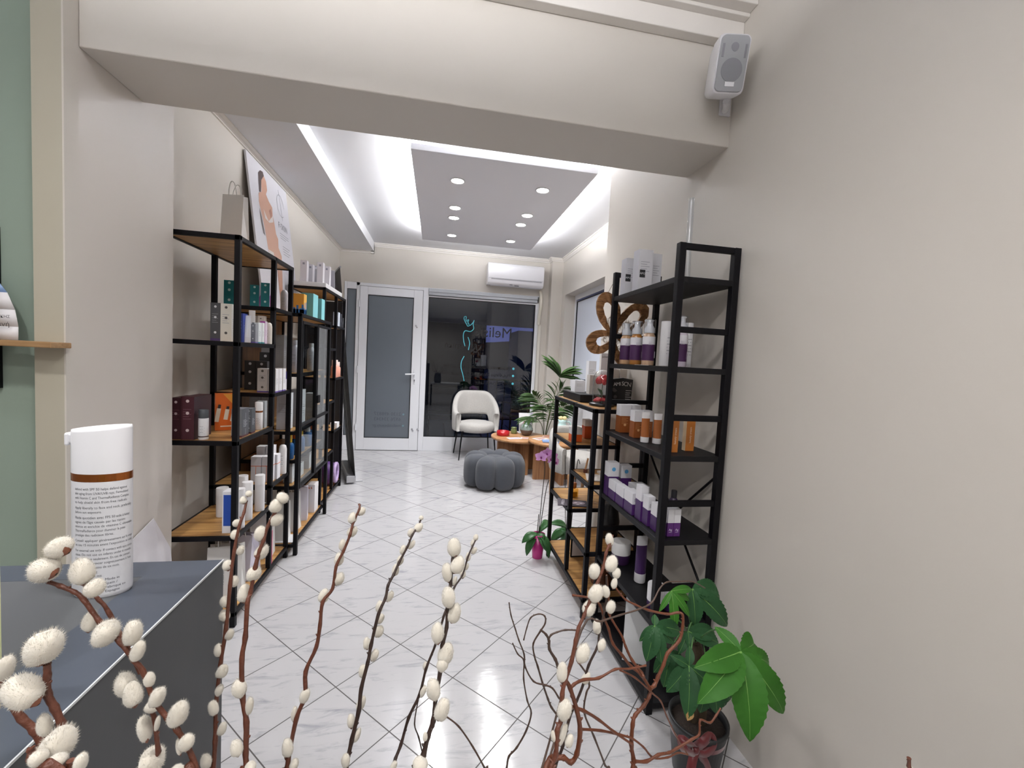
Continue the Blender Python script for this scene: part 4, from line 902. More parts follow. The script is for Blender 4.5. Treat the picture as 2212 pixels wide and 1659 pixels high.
MB().text('juliettearmand', .0185, FRONT(1.02, 2.4016, 1.384)).text('\u2013 \u2013\u2013\u2013\u2013 \u2013\u2013\u2013 \u2013\u2013\u2013\u2013', .008, FRONT(1.02, 2.4016, 1.360)).build('lettering', C('#3a3a3e'), b)
# butterfly
t = thing('butterfly_wreath', 'brown wooden butterfly with feather trim hanging by strings from the black right unit', 'ornament', (.90, 2.10, 1.47))
BC = Vector((.905, 2.10, 1.487))
def wing(tipx, tipz, wdt, name):
    tip = Vector((tipx, 2.10, tipz)); ax = tip-BC; L = ax.length; u = ax.normalized(); s = Vector((-u.z, 0, u.x))
    pts = []; 
    for i in range(25):
        a = -PI+2*PI*i/24; k = (1+math.cos(a))/2
        p = BC+u*(L*(.03+.86*k))+s*(wdt*math.sin(a)*(.35+.65*k))
        pts.append(p)
    m = MB(); n = len(pts)-1
    ctr = BC+u*L*.5; vs = []; fs = []
    for i, p in enumerate(pts[:-1]):
        k = (1+math.cos(-PI+2*PI*i/24))/2; o = (p-ctr).normalized(); th = .013+.022*k; e = .003*(1 if i % 2 else -1)
        vs += [p-o*th*.5+Vector((0, -.008+e, 0)), p+o*th+Vector((0, -.008-e, 0)), p+o*th+Vector((0, .008, 0)), p-o*th*.5+Vector((0, .008, 0))]
    for i in range(n):
        j = (i+1) % n
        for q in range(4): fs.append((i*4+q, j*4+q, j*4+(q+1) % 4, i*4+(q+1) % 4))
    m.add(vs, fs); m.build(name, wood_mat('bark_strip', '#6b4424', '#a9794a', 0, 2.5, .7), t)
    f = MB(); random.seed(int(tipx*1000))
    for i in range(260):
        a = random.uniform(-PI, PI); k = (1+math.cos(a))/2
        p = BC+u*(L*(.05+.40*k))+s*(wdt*.42*math.sin(a)*(.35+.65*k)); d = Vector((random.uniform(-1, 1), random.uniform(-.6, .3), random.uniform(-1, 1))).normalized()*random.uniform(.012, .026); w_ = Vector((random.uniform(-1, 1), 0, random.uniform(-1, 1)))*.0012
        f.add([p-w_, p+w_, p+d], [(0, 1, 2)])
    f.build('feather_trim', mat('feather', '#b9aa9a', .9), t)
wing(.835, 1.70, .052, 'upper_wing'); wing(1.065, 1.655, .052, 'upper_wing'); wing(.775, 1.435, .048, 'lower_wing'); wing(1.0, 1.345, .045, 'lower_wing')
MB().tube([(.905, 2.092, 1.40), (.905, 2.09, 1.48), (.908, 2.092, 1.55)], .008, 8).tube(curve([(.908, 2.09, 1.55), (.93, 2.09, 1.60), (.945, 2.09, 1.615), (.952, 2.09, 1.605), (.943, 2.09, 1.60)], 4), .0018, 6).build('body', mat('butterfly_body', '#5a3a22', .7), t)
MB().tube([(.845, 2.10, 1.69), (.872, 2.032, 1.79)], .0012, 5).tube([(1.05, 2.10, 1.65), (1.03, 2.02, 1.675)], .0012, 5).build('string', C('#8b7a64', .8), t)
# shelves of the low unit
carton('low carton with clear white top and orange lower half', .82, .885, 2.44, .06, .861, .085, '#dc5c1c', 'orange and white cartons', '#dc5c1c', lid='#d4d2d2', lidf=.48, lines=False, lc='#e8936a')
carton('taller orange carton with white lid behind the low orange one', .945, .995, 2.56, .06, .861, .118, '#c8521c', 'orange and white cartons', '#c8521c', lid='#d8d6d6', lidf=.34, lines=False)
t = thing('perfume_bottle', 'small gold perfume bottle on the oak shelf', 'bottle', (.90, 2.56, .479))
MB().box(.876, .924, 2.55, 2.58, .479, .535).build('body', glass_mat('amber_glass', (.93, .80, .45), 1.2), t, bevel=.003); MB().box(.882, .918, 2.554, 2.576, .483, .513).build('perfume', C('#c8963c', .2), t)
MB().lathe([(.008, .535-.479), (.008, .062), (.014, .062), (.014, .088), (.011, .094)], (.90, 2.565, .479), 16).build('cap', C('#b0642c', .25), t)
t = thing('brochure', 'dark purple brochure with a face print lying over the edge of the oak shelf', 'brochure', (.86, 2.44, .479))
MB().prism([(.745, 2.40, .481), (.93, 2.37, .4805), (.95, 2.47, .4805), (.78, 2.53, .481)], (0, 0, .003)).build('cover', C('#3c333e', .6), t)
MB().lathe([(.04, 0), (.04, .0004)], (.885, 2.43, .4842), 24, sx=1, sy=.75, sm=False).build('face_print', C('#8d7f88', .5), t)
MB().lathe([(.010, .0006), (.010, .0008)], (.87, 2.44, .4845), 12, sy=.5, sm=False).lathe([(.010, .0006), (.010, .0008)], (.90, 2.425, .4845), 12, sy=.5, sm=False).lathe([(.010, .0006), (.010, .0008)], (.872, 2.405, .4845), 12, sy=.4, sm=False).text('AMISON', .026, Matrix.Translation((.795, 2.455, .4848)) @ Matrix.Rotation(1.2, 4, 'Z')).build('lettering', C('#d9d2da', .3), t)
tag(MB().prism([(.81, 2.12, .7165), (.93, 2.09, .7165), (.97, 2.2, .7165), (.85, 2.25, .7165)], (0, 0, .004)).build('leaflet', C('#e2dcd6')), 'white and tan leaflet on the near upper oak shelf', 'leaflet')
carton('flat white folder under the leaflets on the near upper oak shelf', .93, 1.06, 2.12, .16, .716, .012, '#d6d2cc', lines=False)
t = thing('diffuser', 'small wooden reed diffuser sticks on the near upper oak shelf', 'diffuser', (.86, 2.28, .716))
MB().lathe([(.012, 0), (.012, .02)], (.86, 2.28, .716), 12).build('bottle', C('#5a2f22', .3), t); MB().tube([(.858, 2.28, .73), (.868, 2.27, .80)], .006, 6).build('stick', LEGW, t)
t = thing('vase', 'black tall vase with dried stalks on the near lower oak shelf', 'vase', (1.0, 2.22, .361))
MB().lathe([(.04, 0), (.05, .02), (.055, .10), (.045, .16), (.03, .19), (.032, .20)], (1.0, 2.22, .361), 24).build('body', C('#1c1a1e', .3), t)
MB().tube([(1.0, 2.22, .50), (.99, 2.21, .62), (.985, 2.20, .68)], .004, 6).tube([(1.0, 2.22, .5), (1.02, 2.23, .64)], .003, 6).build('stalk', GRBK, t)
t = thing('desk_frame', 'small black framed card standing on the bottom oak shelf', 'frame', (.93, 2.5, .111))
MB().box(.88, 1.0, 2.50, 2.512, .112, .30).build('frame', BLACKM, t); MB().box(.888, .992, 2.4995, 2.50, .12, .292).build('card', C('#c6c3c6'), t)
tag(MB().lathe([(.03, 0), (.055, .02), (.06, .05), (.045, .085), (.02, .10)], (.945, 2.16, .111), 24).build('wooden_bowl', wood_mat('bowl_wood', '#4d2a1a', '#7a4a30', 2, 2, .5)), 'round brown wooden pot on the bottom oak shelf', 'pot')

# ================================================================== LOUNGE AREA
def tub_chair(name, label, cx, cy, rot, rx, ry, fab, leg, legmat, back=.86, armz=.66, seatz=.47, base=.36, splay=.05):
    t = thing(name, label, 'chair', (cx, cy, 0))
    def shell(z0f, z1f, a0, a1, th, nm):
        n = 28; k = 7; vs = []; fs = []
        for i in range(n+1):
            a = a0+(a1-a0)*i/n; z0, z1 = z0f(a), z1f(a)
            prof = [(-th/2, z0+.02), (-th*.3, z0), (th*.3, z0), (th/2, z0+.02), (th/2, (z0+z1)/2), (th/2, z1-.025), (th*.3, z1), (-th*.3, z1), (-th/2, z1-.025), (-th/2, (z0+z1)/2)]
            for o, z in prof:
                fl = 1+.06*(z-seatz); vs.append((cx+(rx+o)*fl*math.sin(a), cy+(ry+o)*fl*math.cos(a), z))
            K = len(prof)
        for i in range(n):
            for j in range(K): fs.append((i*K+j, (i+1)*K+j, (i+1)*K+(j+1) % K, i*K+(j+1) % K))
        fs.append(tuple(range(K))[::-1]); fs.append(tuple(n*K+j for j in range(K)))
        MB().add(vs, fs, 0, True).build(nm, fab, t, sub=1)
    A = 2.05
    sm = lambda x: x*x*(3-2*x)
    top = lambda a: back-(back-armz)*sm(min(1, max(0, (abs(a)-.55)/(A-.55))))
    bot = lambda a: base+(seatz+.075-base)*(1-sm(min(1, max(0, (abs(a)-.85)/.25))))
    shell(bot, top, -A, A, .075, 'backrest')
    m = MB().lathe([(.5, 0), (.93, .0), (1, .03), (1, seatz-base-.035), (.94, seatz-base-.005), (.7, seatz-base+.01), (.001, seatz-base+.016)], (0, 0, 0), 36)
    m.v = [(cx+x*(rx-.035), cy-.03+y*(ry-.005), base+z) for x, y, z in m.v]
    m.build('seat', fab, t)
    if seatz < .5:
        pass
    for sx in (-1, 1):
        for sy in (-1, 1):
            p0 = (cx+sx*rx*.74, cy+sy*ry*.68, base+.01); p1 = (cx+sx*(rx*.80+splay), cy+sy*(ry*.78+splay), 0)
            MB().tube([p0+(leg*1.1,), p1+(leg*.7,)], leg, 10).build('leg', legmat, t)
    MB().box(cx-rx*.7, cx+rx*.7, cy-ry*.66, cy+ry*.66, base-.012, base+.01).build('seat_base', BLACKM, t)
    t.rotation_euler[2] = rot
    return t
tub_chair('tub_chair', 'cream boucle tub chair with thin black legs in front of the shop window', .545, 5.69, .12, .285, .25, BOUC, .010, BLACKM, .88, .60, .475, .36, .02)
tub_chair('tub_chair', 'grey boucle armchair with light wooden legs behind the low oak unit', 1.40, 3.93, .22, .255, .26, BOUCG, .022, LEGW, .69, .53, .45, .29, -.02)
# pouf
px, py, ph = .645, 4.42, .335
t = thing('pouf', 'round dark grey tufted pouf on the tiled floor', 'pouf', (px, py, 0))
NL = 8
for k in range(NL):
    a = 2*PI*k/NL+.30; Mx = Matrix.Translation((px+.205*math.cos(a), py+.205*math.sin(a), ph*.5+.0)) @ Matrix.Rotation(a, 4, 'Z')
    MB().ball((0, 0, 0), .128, .106, ph*.5, 24, 18, 0, Mx, .62).build('lobe', GREY, t)
MB().lathe([(.02, .03), (.16, .02), (.17, .05), (.17, .20), (.10, .30), (.001, .31)], (px, py, 0), 32).build('core', GREY, t)
MB().ball((px, py, ph-.075), .125, .125, .055, 28, 12).build('top_button', GREY, t)
# tables
def table(name, label, c, r, z, rot):
    t = thing(name, label, 'table', (c[0], c[1], 0), 'round oak coffee tables')
    MB().lathe([(r-.006, 0), (r, .005), (r, .025), (r-.005, .03)], (c[0], c[1], z-.03), 56).build('tabletop', TABT, t)
    M = Matrix.Translation((c[0], c[1], 0)) @ Matrix.Rotation(rot, 4, 'Z')
    for k, a in enumerate((0, PI/2)):
        Mk = M @ Matrix.Rotation(a, 4, 'Z')
        MB().box(-r*.80, r*.80, -.02, .02, 0, z-.03, M=Mk).build('base_panel', TABW, t)
    return t
table('coffee_table', 'round oak coffee table with red bowl beside the cream chair', (1.03, 5.04), .35, .41, .15)
table('coffee_table', 'round oak coffee table with blue booklet nearer the low shelf unit', (1.375, 4.62), .325, .45, .03)
z1, z2 = .411, .451
t = tag(MB().lathe([(.03, 0), (.072, .0), (.078, .008), (.078, .055), (.072, .055), (.070, .010), (.001, .008)], (.825, 5.06, z1), 36).build('red_bowl', C('#b01a22', .25)), 'round red bowl at the left edge of the farther coffee table', 'bowl')
t = thing('candle_jar', 'small mottled green ceramic jar on the farther coffee table', 'jar', (.985, 5.20, z1)); MB().lathe([(.032, 0), (.038, .01), (.038, .05), (.030, .062), (.036, .072), (.036, .08), (.030, .08), (.026, .06)], (.985, 5.20, z1), 24).build('body', mat('green_ceramic', '#6f7a4c', .3, noise=.4, nscale=60), t); MB().lathe([(.026, .06), (.001, .062)], (.985, 5.20, z1), 20, cap=False).build('wax', C('#e6dcc0'), t)
t = thing('pomegranate_vase', 'grey green ceramic pomegranate on the farther coffee table', 'ornament', (1.125, 5.10, z1)); MB().lathe([(.03, 0), (.06, .015), (.079, .06), (.078, .085), (.06, .13), (.03, .152), (.016, .158)], (1.125, 5.10, z1), 32).build('body', mat('celadon', '#84948f', .12, noise=.15, nscale=20), t); MB().lathe([(.031, .0005), (.0605, .0145), (.0795, .058), (.0795, .070)], (1.125, 5.10, z1), 32, cap=False).build('dark_base', mat('celadon_dark', '#5a4f4a', .2, noise=.4, nscale=30), t)
m = MB()
for k in range(6): a = k*PI/3; m.prism([(1.125+.014*math.cos(a-.4), 5.10+.014*math.sin(a-.4), z1+.155), (1.125+.014*math.cos(a+.4), 5.10+.014*math.sin(a+.4), z1+.155), (1.125+.024*math.cos(a), 5.10+.024*math.sin(a), z1+.185)], (0, 0, .002))
m.build('crown', C('#5c7a74'), t)
t = thing('leaflet_stand', 'white leaflet stand with a person print and pens on the farther coffee table', 'stand', (1.13, 5.27, z1))
MB().prism([(1.06, 5.25, z1), (1.20, 5.25, z1), (1.20, 5.31, z1+.25), (1.06, 5.31, z1+.25)], (0, .006, 0)).box(1.05, 1.21, 5.22, 5.34, z1, z1+.006).build('holder', C('#e6e5e8'), t)
MB().poly([(1.075, 5.2535, z1+.035), (1.185, 5.2535, z1+.035), (1.185, 5.3055, z1+.24), (1.075, 5.3055, z1+.24)]).build('leaflet', C('#ece9ea'), t)
MB().poly([(1.095, 5.256, z1+.05), (1.165, 5.256, z1+.05), (1.155, 5.274, z1+.12), (1.13, 5.282, z1+.16), (1.105, 5.274, z1+.12)]).build('person_print', C('#c9a3a6'), t)
for k in range(3): MB().tube([(1.19+.012*k, 5.235, z1+.006), (1.20+.014*k, 5.24, z1+.30-.02*k)], .004, 6).build('pen', C(('#d8d7dc', '#b9a9cf', '#dfdfe4')[k]), t)
def flat(name, label, cx, cy, z, w, d, rot, c, cat, group=None, th=.003, c2=None):
    Mx = Matrix.Translation((cx, cy, z)) @ Matrix.Rotation(rot, 4, 'Z')
    m = MB().box(-w/2, w/2, -d/2, d/2, 0, th, M=Mx)
    if c2: m.box(-w*.35, w*.15, -d*.3, d*.3, th, th+.0004, 1, M=Mx).box(w*.2, w*.42, -d*.1, d*.35, th, th+.0004, 1, M=Mx)
    return tag(m.build(name, [C(c), C(c2 or c)]), label, cat, group)
flat('leaflet', 'white leaflet lying at the front edge of the farther coffee table', .93, 4.87, z1, .16, .10, .2, '#e3e1e6', 'leaflet', c2='#c5b9cc')
flat('leaflet', 'pinkish leaflet beside the white one on the farther coffee table', 1.08, 4.90, z1, .13, .10, -.2, '#e6dadb', 'leaflet', c2='#c99a92')
flat('leaflet', 'white printed leaflet on the left of the nearer coffee table', 1.20, 4.66, z2, .17, .12, .5, '#e6e3e4', 'leaflet', c2='#b98f86')
flat('leaflet', 'skin toned leaflet at the back of the nearer coffee table', 1.33, 4.80, z2, .15, .10, -.3, '#cfb0a0', 'leaflet', c2='#b0705a')
flat('booklet', 'blue booklet on the nearer coffee table', 1.27, 4.50, z2, .18, .12, -.15, '#7f9ccb', 'booklet', th=.012)
t = thing('side_plate', 'pale small dish with dark contents on the nearer coffee table', 'dish', (1.50, 4.82, z2)); MB().lathe([(.03, 0), (.06, .006), (.075, .022), (.07, .022), (.05, .010), (.001, .008)], (1.50, 4.82, z2), 28).build('dish', C('#e2ddd0', .25), t); MB().lathe([(.05, .011), (.03, .02), (.001, .022)], (1.50, 4.82, z2), 18).build('contents', C('#3b3030'), t)
t = thing('oil_burner', 'aqua ceramic jug shaped oil burner with yellow wax melts on the nearer coffee table', 'burner', (1.43, 4.62, z2))
ob = (1.43, 4.62, z2)
MB().lathe([(.045, 0), (.062, .012), (.066, .05), (.055, .085), (.033, .115), (.026, .135), (.034, .155), (.030, .155), (.022, .135)], ob, 28).build('body', C('#bcd8d6', .2), t)
MB().lathe([(.036, 0), (.036, .010)], sx=1, sy=.62, M=FRONT(ob[0]-.012, ob[1]-.058, z2+.045)).build('opening', C('#4d362c', .8), t)
MB().tube(curve([(ob[0]+.030, ob[1], z2+.14), (ob[0]+.062, ob[1], z2+.135), (ob[0]+.068, ob[1], z2+.095), (ob[0]+.055, ob[1], z2+.08)], 4), .006, 8).build('handle', C('#bcd8d6', .2), t)
MB().ball((ob[0]-.014, ob[1]-.005, z2+.168), .018, .014, .016).ball((ob[0]+.014, ob[1]-.005, z2+.168), .018, .014, .016).build('wax_melts', C('#e6cf9a', .6), t)
t.scale = (1.5, 1.5, 1.5)
# air conditioner
t = thing('air_conditioner', 'white split air conditioner on the wall above the shop window', 'air conditioner', (1.01, 5.9, 2.34))
pr = [(5.999, 2.36), (5.84, 2.345), (5.80, 2.37), (5.785, 2.42), (5.785, 2.60), (5.80, 2.632), (5.84, 2.645), (5.999, 2.645)]
MB().prism([(.625, y, z) for y, z in pr], (.785, 0, 0)).build('housing', C('#e9e8ec', .2), t, bevel=.012, bseg=3)
MB().prism([(.675, 5.775, 2.425), (.675, 5.86, 2.335), (.675, 5.868, 2.34), (.675, 5.783, 2.43)], (.70, 0, 0)).build('louvre', C('#c4c4ca', .3), t)
MB().box(.64, 1.395, 5.7795, 5.785, 2.428, 2.431).build('panel_seam', C('#a9a9b0'), t); MB().box(.93, .97, 5.79, 5.80, 2.352, 2.36).box(1.0, 1.06, 5.80, 5.81, 2.343, 2.352).build('indicator', C('#5a5a62'), t)
# speaker
t = thing('wall_speaker', 'white loudspeaker with grey grille tilted down high in the corner of beam and wall', 'speaker', (1.0, 1.50, 2.46))
MS = Matrix.Translation((1.0, 1.475, 2.443)) @ Matrix.Rotation(-.18, 4, 'Z') @ Matrix.Rotation(.22, 4, 'X') @ Matrix.Scale(.92, 4)
m = MB(); ang = [(.060, .098), (.060, -.098)]
def rrect(w_, h_, r_, y, n=5):
    out = []
    for cx_, cz_, a0 in ((w_-r_, h_-r_, 0), (-w_+r_, h_-r_, PI/2), (-w_+r_, -h_+r_, PI), (w_-r_, -h_+r_, 1.5*PI)):
        for i in range(n+1): a = a0+PI/2*i/n; out.append((cx_+r_*math.cos(a), y, cz_+r_*math.sin(a)))
    return out
def loft(mb, rings, mi=0, M=None):
    n = len(rings[0]); vs = [p for r in rings for p in r]; fs = []
    for i in range(len(rings)-1):
        for j in range(n): fs.append((i*n+j, i*n+(j+1) % n, (i+1)*n+(j+1) % n, (i+1)*n+j))
    mb.add(vs, fs, mi, True, M); mb.add(rings[0], [tuple(range(n))[::-1]], mi, False, M); mb.add(rings[-1], [tuple(range(n))], mi, False, M)
    return mb
loft(MB(), [rrect(.060, .100, .02, -.052), rrect(.062, .102, .02, -.045), rrect(.060, .098, .02, 0), rrect(.050, .085, .02, .055), rrect(.035, .07, .02, .075)], 0, MS).build('cabinet', C('#dedde0', .4), t)
g = loft(MB(), [rrect(.054, .094, .018, -.058), rrect(.055, .095, .018, -.050)], 0, MS).build('grille', mat('grille_grey', '#a5a6aa', .6), t)
MB().lathe([(.041, 0), (.041, .001)], (0, 0, 0), 28, M=MS @ FRONT(0, -.0582, -.022), sm=False).lathe([(.015, 0), (.015, .001)], (0, 0, 0), 20, M=MS @ FRONT(0, -.0582, .055), sm=False).box(-.047, -.039, -.0592, -.058, .02, .065, 0, MS).box(.039, .047, -.0592, -.058, .02, .065, 0, MS).build('driver', mat('driver_grey', '#8a8b90', .6), g)
MB().box(-.018, .018, -.0602, -.058, -.078, -.062, 0, MS).build('badge', C('#efeff2', .2), g)
MB().tube([(1.075, 1.572, 2.362), (1.06, 1.54, 2.350), (1.03, 1.50, 2.352)], .012, 10).box(1.055, 1.10, 1.572, 1.579, 2.345, 2.42).build('bracket', C('#dad9dc', .4), t)

# ================================================================== PLANTS
t = thing('palm_plant', 'potted palm with long feathered fronds in the corner by the shop window', 'plant', (1.44, 5.42, 0))
MB().lathe([(.10, 0), (.13, .02), (.15, .28), (.16, .30), (.14, .30), (.13, .26)], (1.44, 5.42, 0), 32).build('pot', C('#b9b5b0', .5), t)
MB().lathe([(.132, .26), (.001, .265)], (1.44, 5.42, 0), 24, cap=False).build('soil', SOIL, t)
random.seed(5)
def frond(pts, start, ln, nl, wd=.10, fan=0.0, side=None):
    P = [Vector(p) for p in curve(pts, 6)]; st = MB().tube([tuple(p)+(.006*(1-.75*i/len(P)),) for i, p in enumerate(P)], .006, 6).build('stem', mat('palm_stem', '#5f6f3e', .5), t)
    m = MB(); N = len(P)-1; i0 = int(N*start)
    for k in range(nl):
        f = i0+(N-i0)*k/(nl-1); i = min(int(f), N-1); p = P[i].lerp(P[i+1], f-i); tg = (P[min(i+1, N)]-P[max(i-1, 0)]).normalized()
        q = k/(nl-1); L = ln*(.65+.5*math.sin(PI*min(1, q+.15)))*random.uniform(.85, 1.1)
        s = Vector((1, -.3, 0)); s = (s-tg*s.dot(tg)).normalized()
        for sg in (-1, 1):
            d = (tg*(.55+.5*q)+s*sg*(.95-.35*q)+Vector((random.uniform(-.1, .1), random.uniform(-.25, .05), -.10+random.uniform(-.1, .12)))).normalized()
            tip = p+d*L; tip.z -= L*.22
            tip.x = min(tip.x, 1.69)
            leaf(m, p, tip, wd, droop=.10, n=5, cup=.15, shape=1.0)
    m.build('leaflets', LEAFP, t)
frond([(1.44, 5.42, .26), (1.43, 5.15, .70), (1.44, 4.98, 1.02), (1.47, 4.93, 1.19)], .90, .36, 13, .17)
frond([(1.44, 5.42, .26), (1.36, 5.2, .62), (1.27, 5.05, .82), (1.15, 4.97, .93)], .45, .26, 16, .12)
frond([(1.44, 5.42, .26), (1.40, 5.15, .55), (1.36, 4.95, .72), (1.30, 4.85, .80)], .45, .27, 15, .12)
frond([(1.44, 5.42, .26), (1.47, 5.2, .60), (1.53, 5.0, .78), (1.60, 4.9, .82)], .45, .25, 14, .13)
frond([(1.44, 5.42, .26), (1.46, 5.28, .70), (1.52, 5.2, .92), (1.58, 5.15, 1.02)], .45, .25, 14, .13)
frond([(1.44, 5.42, .26), (1.37, 5.3, .5), (1.25, 5.2, .62), (1.14, 5.15, .60)], .45, .22, 13, .12)
# orchids
def orchid(label, x, y, rt, rb, h, potm, leaves, sticks, name='orchid'):
    t = thing(name, label, 'plant', (x, y, 0), None)
    MB().lathe([(rb, 0), (rb*1.03, .004), (rt, h), (rt*.92, h), (rt*.9, h*.9)], (x, y, 0), 32).build('pot', potm, t)
    MB().lathe([(rt*.91, h*.92), (.001, h*.94)], (x, y, 0), 20, cap=False).build('bark_chips', SOIL, t)
    for a, b, wd, up in leaves:
        m = MB(); leaf(m, a, b, wd, droop=.20, n=9, up=up, cup=.10, shape=.9); q = m.build('leaf', LEAFO, t); q.modifiers.new('thickness', 'SOLIDIFY').thickness = .003
    for s in sticks: MB().tube(curve(s, 5), .0028, 6).build('stem', mat('orchid_stem', '#2c2a24', .5), t)
    return t
ox, oy = .727, 2.742
t = orchid('orchid with purple flowers in a tall magenta pot on the floor', ox, oy, .046, .034, .165, C('#b5307c', .25),
  [((ox, oy, .165), (ox-.12, oy-.03, .115), .45, (-.3, -.5, .8)), ((ox, oy, .165), (ox+.05, oy-.085, .07), .50, (.2, -.9, .4)), ((ox, oy, .17), (ox+.02, oy-.06, .13), .75, (0, -.7, .7)), ((ox, oy, .165), (ox-.085, oy-.04, .03), .35, (-.6, -.6, .5)), ((ox, oy, .17), (ox+.11, oy+.12, .20), .35, (0, -.5, .8)), ((ox, oy, .165), (ox+.052, oy-.10, .04), .35, (.5, -.7, .5))],
  [[(ox, oy, .16), (ox+.02, oy+.04, .40), (ox+.045, oy+.10, .60), (ox+.02, oy+.12, .70)], [(ox+.005, oy, .16), (ox+.05, oy+.05, .45), (ox+.07, oy+.06, .52)], [(ox-.01, oy, .16), (ox-.005, oy, .30)]])
def blossom(c, r, rot):
    m = MB(); c = Vector(c); M = Matrix.Rotation(rot, 3, 'Z')
    for a, wd, L in ((90, .8, 1), (210, .7, .95), (330, .7, .95), (20, 1.0, 1.05), (160, 1.0, 1.05)):
        d = M @ Vector((math.cos(math.radians(a)), -.15, math.sin(math.radians(a)))); leaf(m, c, c+d*r*L, wd, droop=.05, n=5, up=M @ Vector((0, -1, .1)), cup=.08, shape=1.3)
    o = m.build('flower', PETAL, t); MB().ball(c+M @ Vector((0, -.006, -.004)), .007, .008, .009, 10, 6).build('lip', C('#8a2a7a'), o)
for c, r, ro in (((.745, 2.85, .668), .045, -.4), ((.785, 2.86, .690), .048, .2), ((.812, 2.85, .655), .042, .5), ((.858, 2.88, .625), .040, .8), ((.84, 2.89, .665), .038, .3)): blossom(c, r, ro)
gx, gy = 1.0, 2.93
orchid('orchid without flowers in a wide green pot behind the low oak unit', gx, gy, .058, .050, .115, C('#4f7a55', .3),
  [((gx, gy, .115), (gx-.16, gy-.03, .17), .35, (0, -.5, .8)), ((gx, gy, .115), (gx-.13, gy-.01, .03), .45, (-.5, -.6, .6)), ((gx, gy, .115), (gx+.07, gy-.03, .10), .5, (.3, -.6, .6))],
  [[(gx-.02, gy, .11), (gx-.04, gy, .4), (gx-.05, gy+.02, .66)], [(gx+.02, gy, .11), (gx+.03, gy, .35), (gx+.045, gy+.01, .62), (gx+.06, gy, .60)]])
# money tree
kx, ky = .902, 1.205
t = thing('money_tree', 'green money tree in a black pot with red ribbon by the right wall', 'plant', (kx, ky, 0))
MB().lathe([(.066, 0), (.069, .004), (.090, .175), (.094, .178), (.094, .19), (.086, .19), (.083, .16)], (kx, ky, 0), 40).build('pot', mat('pot_black', '#222426', .45), t)
MB().lathe([(.084, .165), (.001, .170)], (kx, ky, 0), 28, cap=False).build('soil', SOIL, t)
m = MB(); zb = .138
m.lathe([(.0835, zb-.014), (.0875, zb+.014)], (kx, ky, 0), 40, cap=False); rib = m.build('ribbon_band', RIB, t)
kf = Vector((kx-.055, ky-.068, zb+.012))
m = MB()
def ribbon(pts, wd=.026):
    P = [Vector(p) for p in curve(pts, 6)]; vs = []; fs = []
    for i, p in enumerate(P):
        tg = (P[min(i+1, len(P)-1)]-P[max(i-1, 0)]).normalized(); s = tg.cross(Vector((-.6, -.75, .1)).normalized())
        s = s.normalized() if s.length > .01 else Vector((0, 0, 1)); vs += [p-s*wd/2, p+s*wd/2]
    for i in range(len(P)-1): fs.append((2*i, 2*i+1, 2*i+3, 2*i+2))
    m.add(vs, fs, 0, True)
k_ = lambda a, b, c: tuple(kf+Vector((a, b, c)))
ribbon([k_(0, 0, 0), k_(-.03, -.015, .03), k_(-.055, -.01, .045), k_(-.05, -.02, .02), k_(-.02, -.015, .0), k_(0, -.006, 0)])
ribbon([k_(0, 0, 0), k_(.01, -.02, .035), k_(.04, -.015, .05), k_(.045, -.02, .025), k_(.02, -.02, .0), k_(0, -.006, 0)])
ribbon([k_(0, -.005, 0), k_(-.02, -.02, -.03), k_(-.03, -.03, -.08), k_(0, -.035, -.115)])
ribbon([k_(0, -.005, 0), k_(.02, -.012, -.02), k_(.04, -.012, -.06), k_(.055, -.008, -.105)])
m.lathe([(.008, -.012), (.012, 0), (.008, .012)], tuple(kf+Vector((0, -.006, 0))), 12)
m.build('bow', RIB, t).modifiers.new('thickness', 'SOLIDIFY').thickness = .001
MB().tube([(kx+.01, ky, .16), (kx+.005, ky-.01, .26), (kx-.03, ky-.02, .36), (kx-.05, ky-.02, .46)], .016, 10).tube([(kx-.015, ky+.01, .16), (kx+.01, ky, .27), (kx-.01, ky-.02, .38), (kx-.06, ky-.02, .5)], .014, 10).build('trunk', mat('trunk_bark', '#4d4030', .8, bump=.6, bscale=90), t)
CL = [((.742,.860,.671),1,[((.607,.840,.657),.42),((.601,.810,.596),.42),((.725,.790,.512),.46),((.857,.840,.522),.34),((.852,.890,.610),.34),((.714,.920,.696),.44),((.830,.920,.646),.55)]),
 ((.715,1.120,.676),0,[((.673,1.110,.619),.24),((.722,1.100,.562),.24),((.774,1.110,.599),.24),((.790,1.140,.632),.26),((.802,1.150,.661),.26)]),
 ((.825,1.180,.643),2,[((.830,1.160,.532),.44),((.961,1.180,.513),.36),((.956,1.220,.587),.4),((.953,1.230,.609),.4)]),
 ((.633,1.060,.613),2,[((.590,1.060,.570),.4),((.604,1.040,.524),.5),((.644,1.030,.523),.42),((.697,1.060,.557),.4),((.643,1.080,.633),.7),((.733,1.090,.571),.4)]),
 ((.794,1.140,.532),2,[((.753,1.120,.475),.4),((.782,1.110,.497),.5),((.842,1.140,.505),.4),((.910,1.170,.499),.4),((.830,1.170,.536),.4),((.919,1.160,.472),.35)]),
 ((.743,1.050,.493),2,[((.672,1.040,.429),.5),((.708,.990,.387),.44),((.694,1.070,.515),.45),((.815,1.050,.427),.45),((.761,1.080,.531),.5),((.672,1.050,.437),.4)]),
 ((.856,1.120,.422),2,[((.946,1.120,.315),.45),((.887,1.100,.290),.45),((.943,1.140,.276),.4),((.993,1.150,.372),.4),((.843,1.120,.281),.4)]),
 ((.743,1.150,.468),2,[((.695,1.150,.400),.45),((.719,1.130,.367),.45),((.770,1.150,.394),.45),((.793,1.170,.409),.45),((.722,1.170,.455),.45)])]
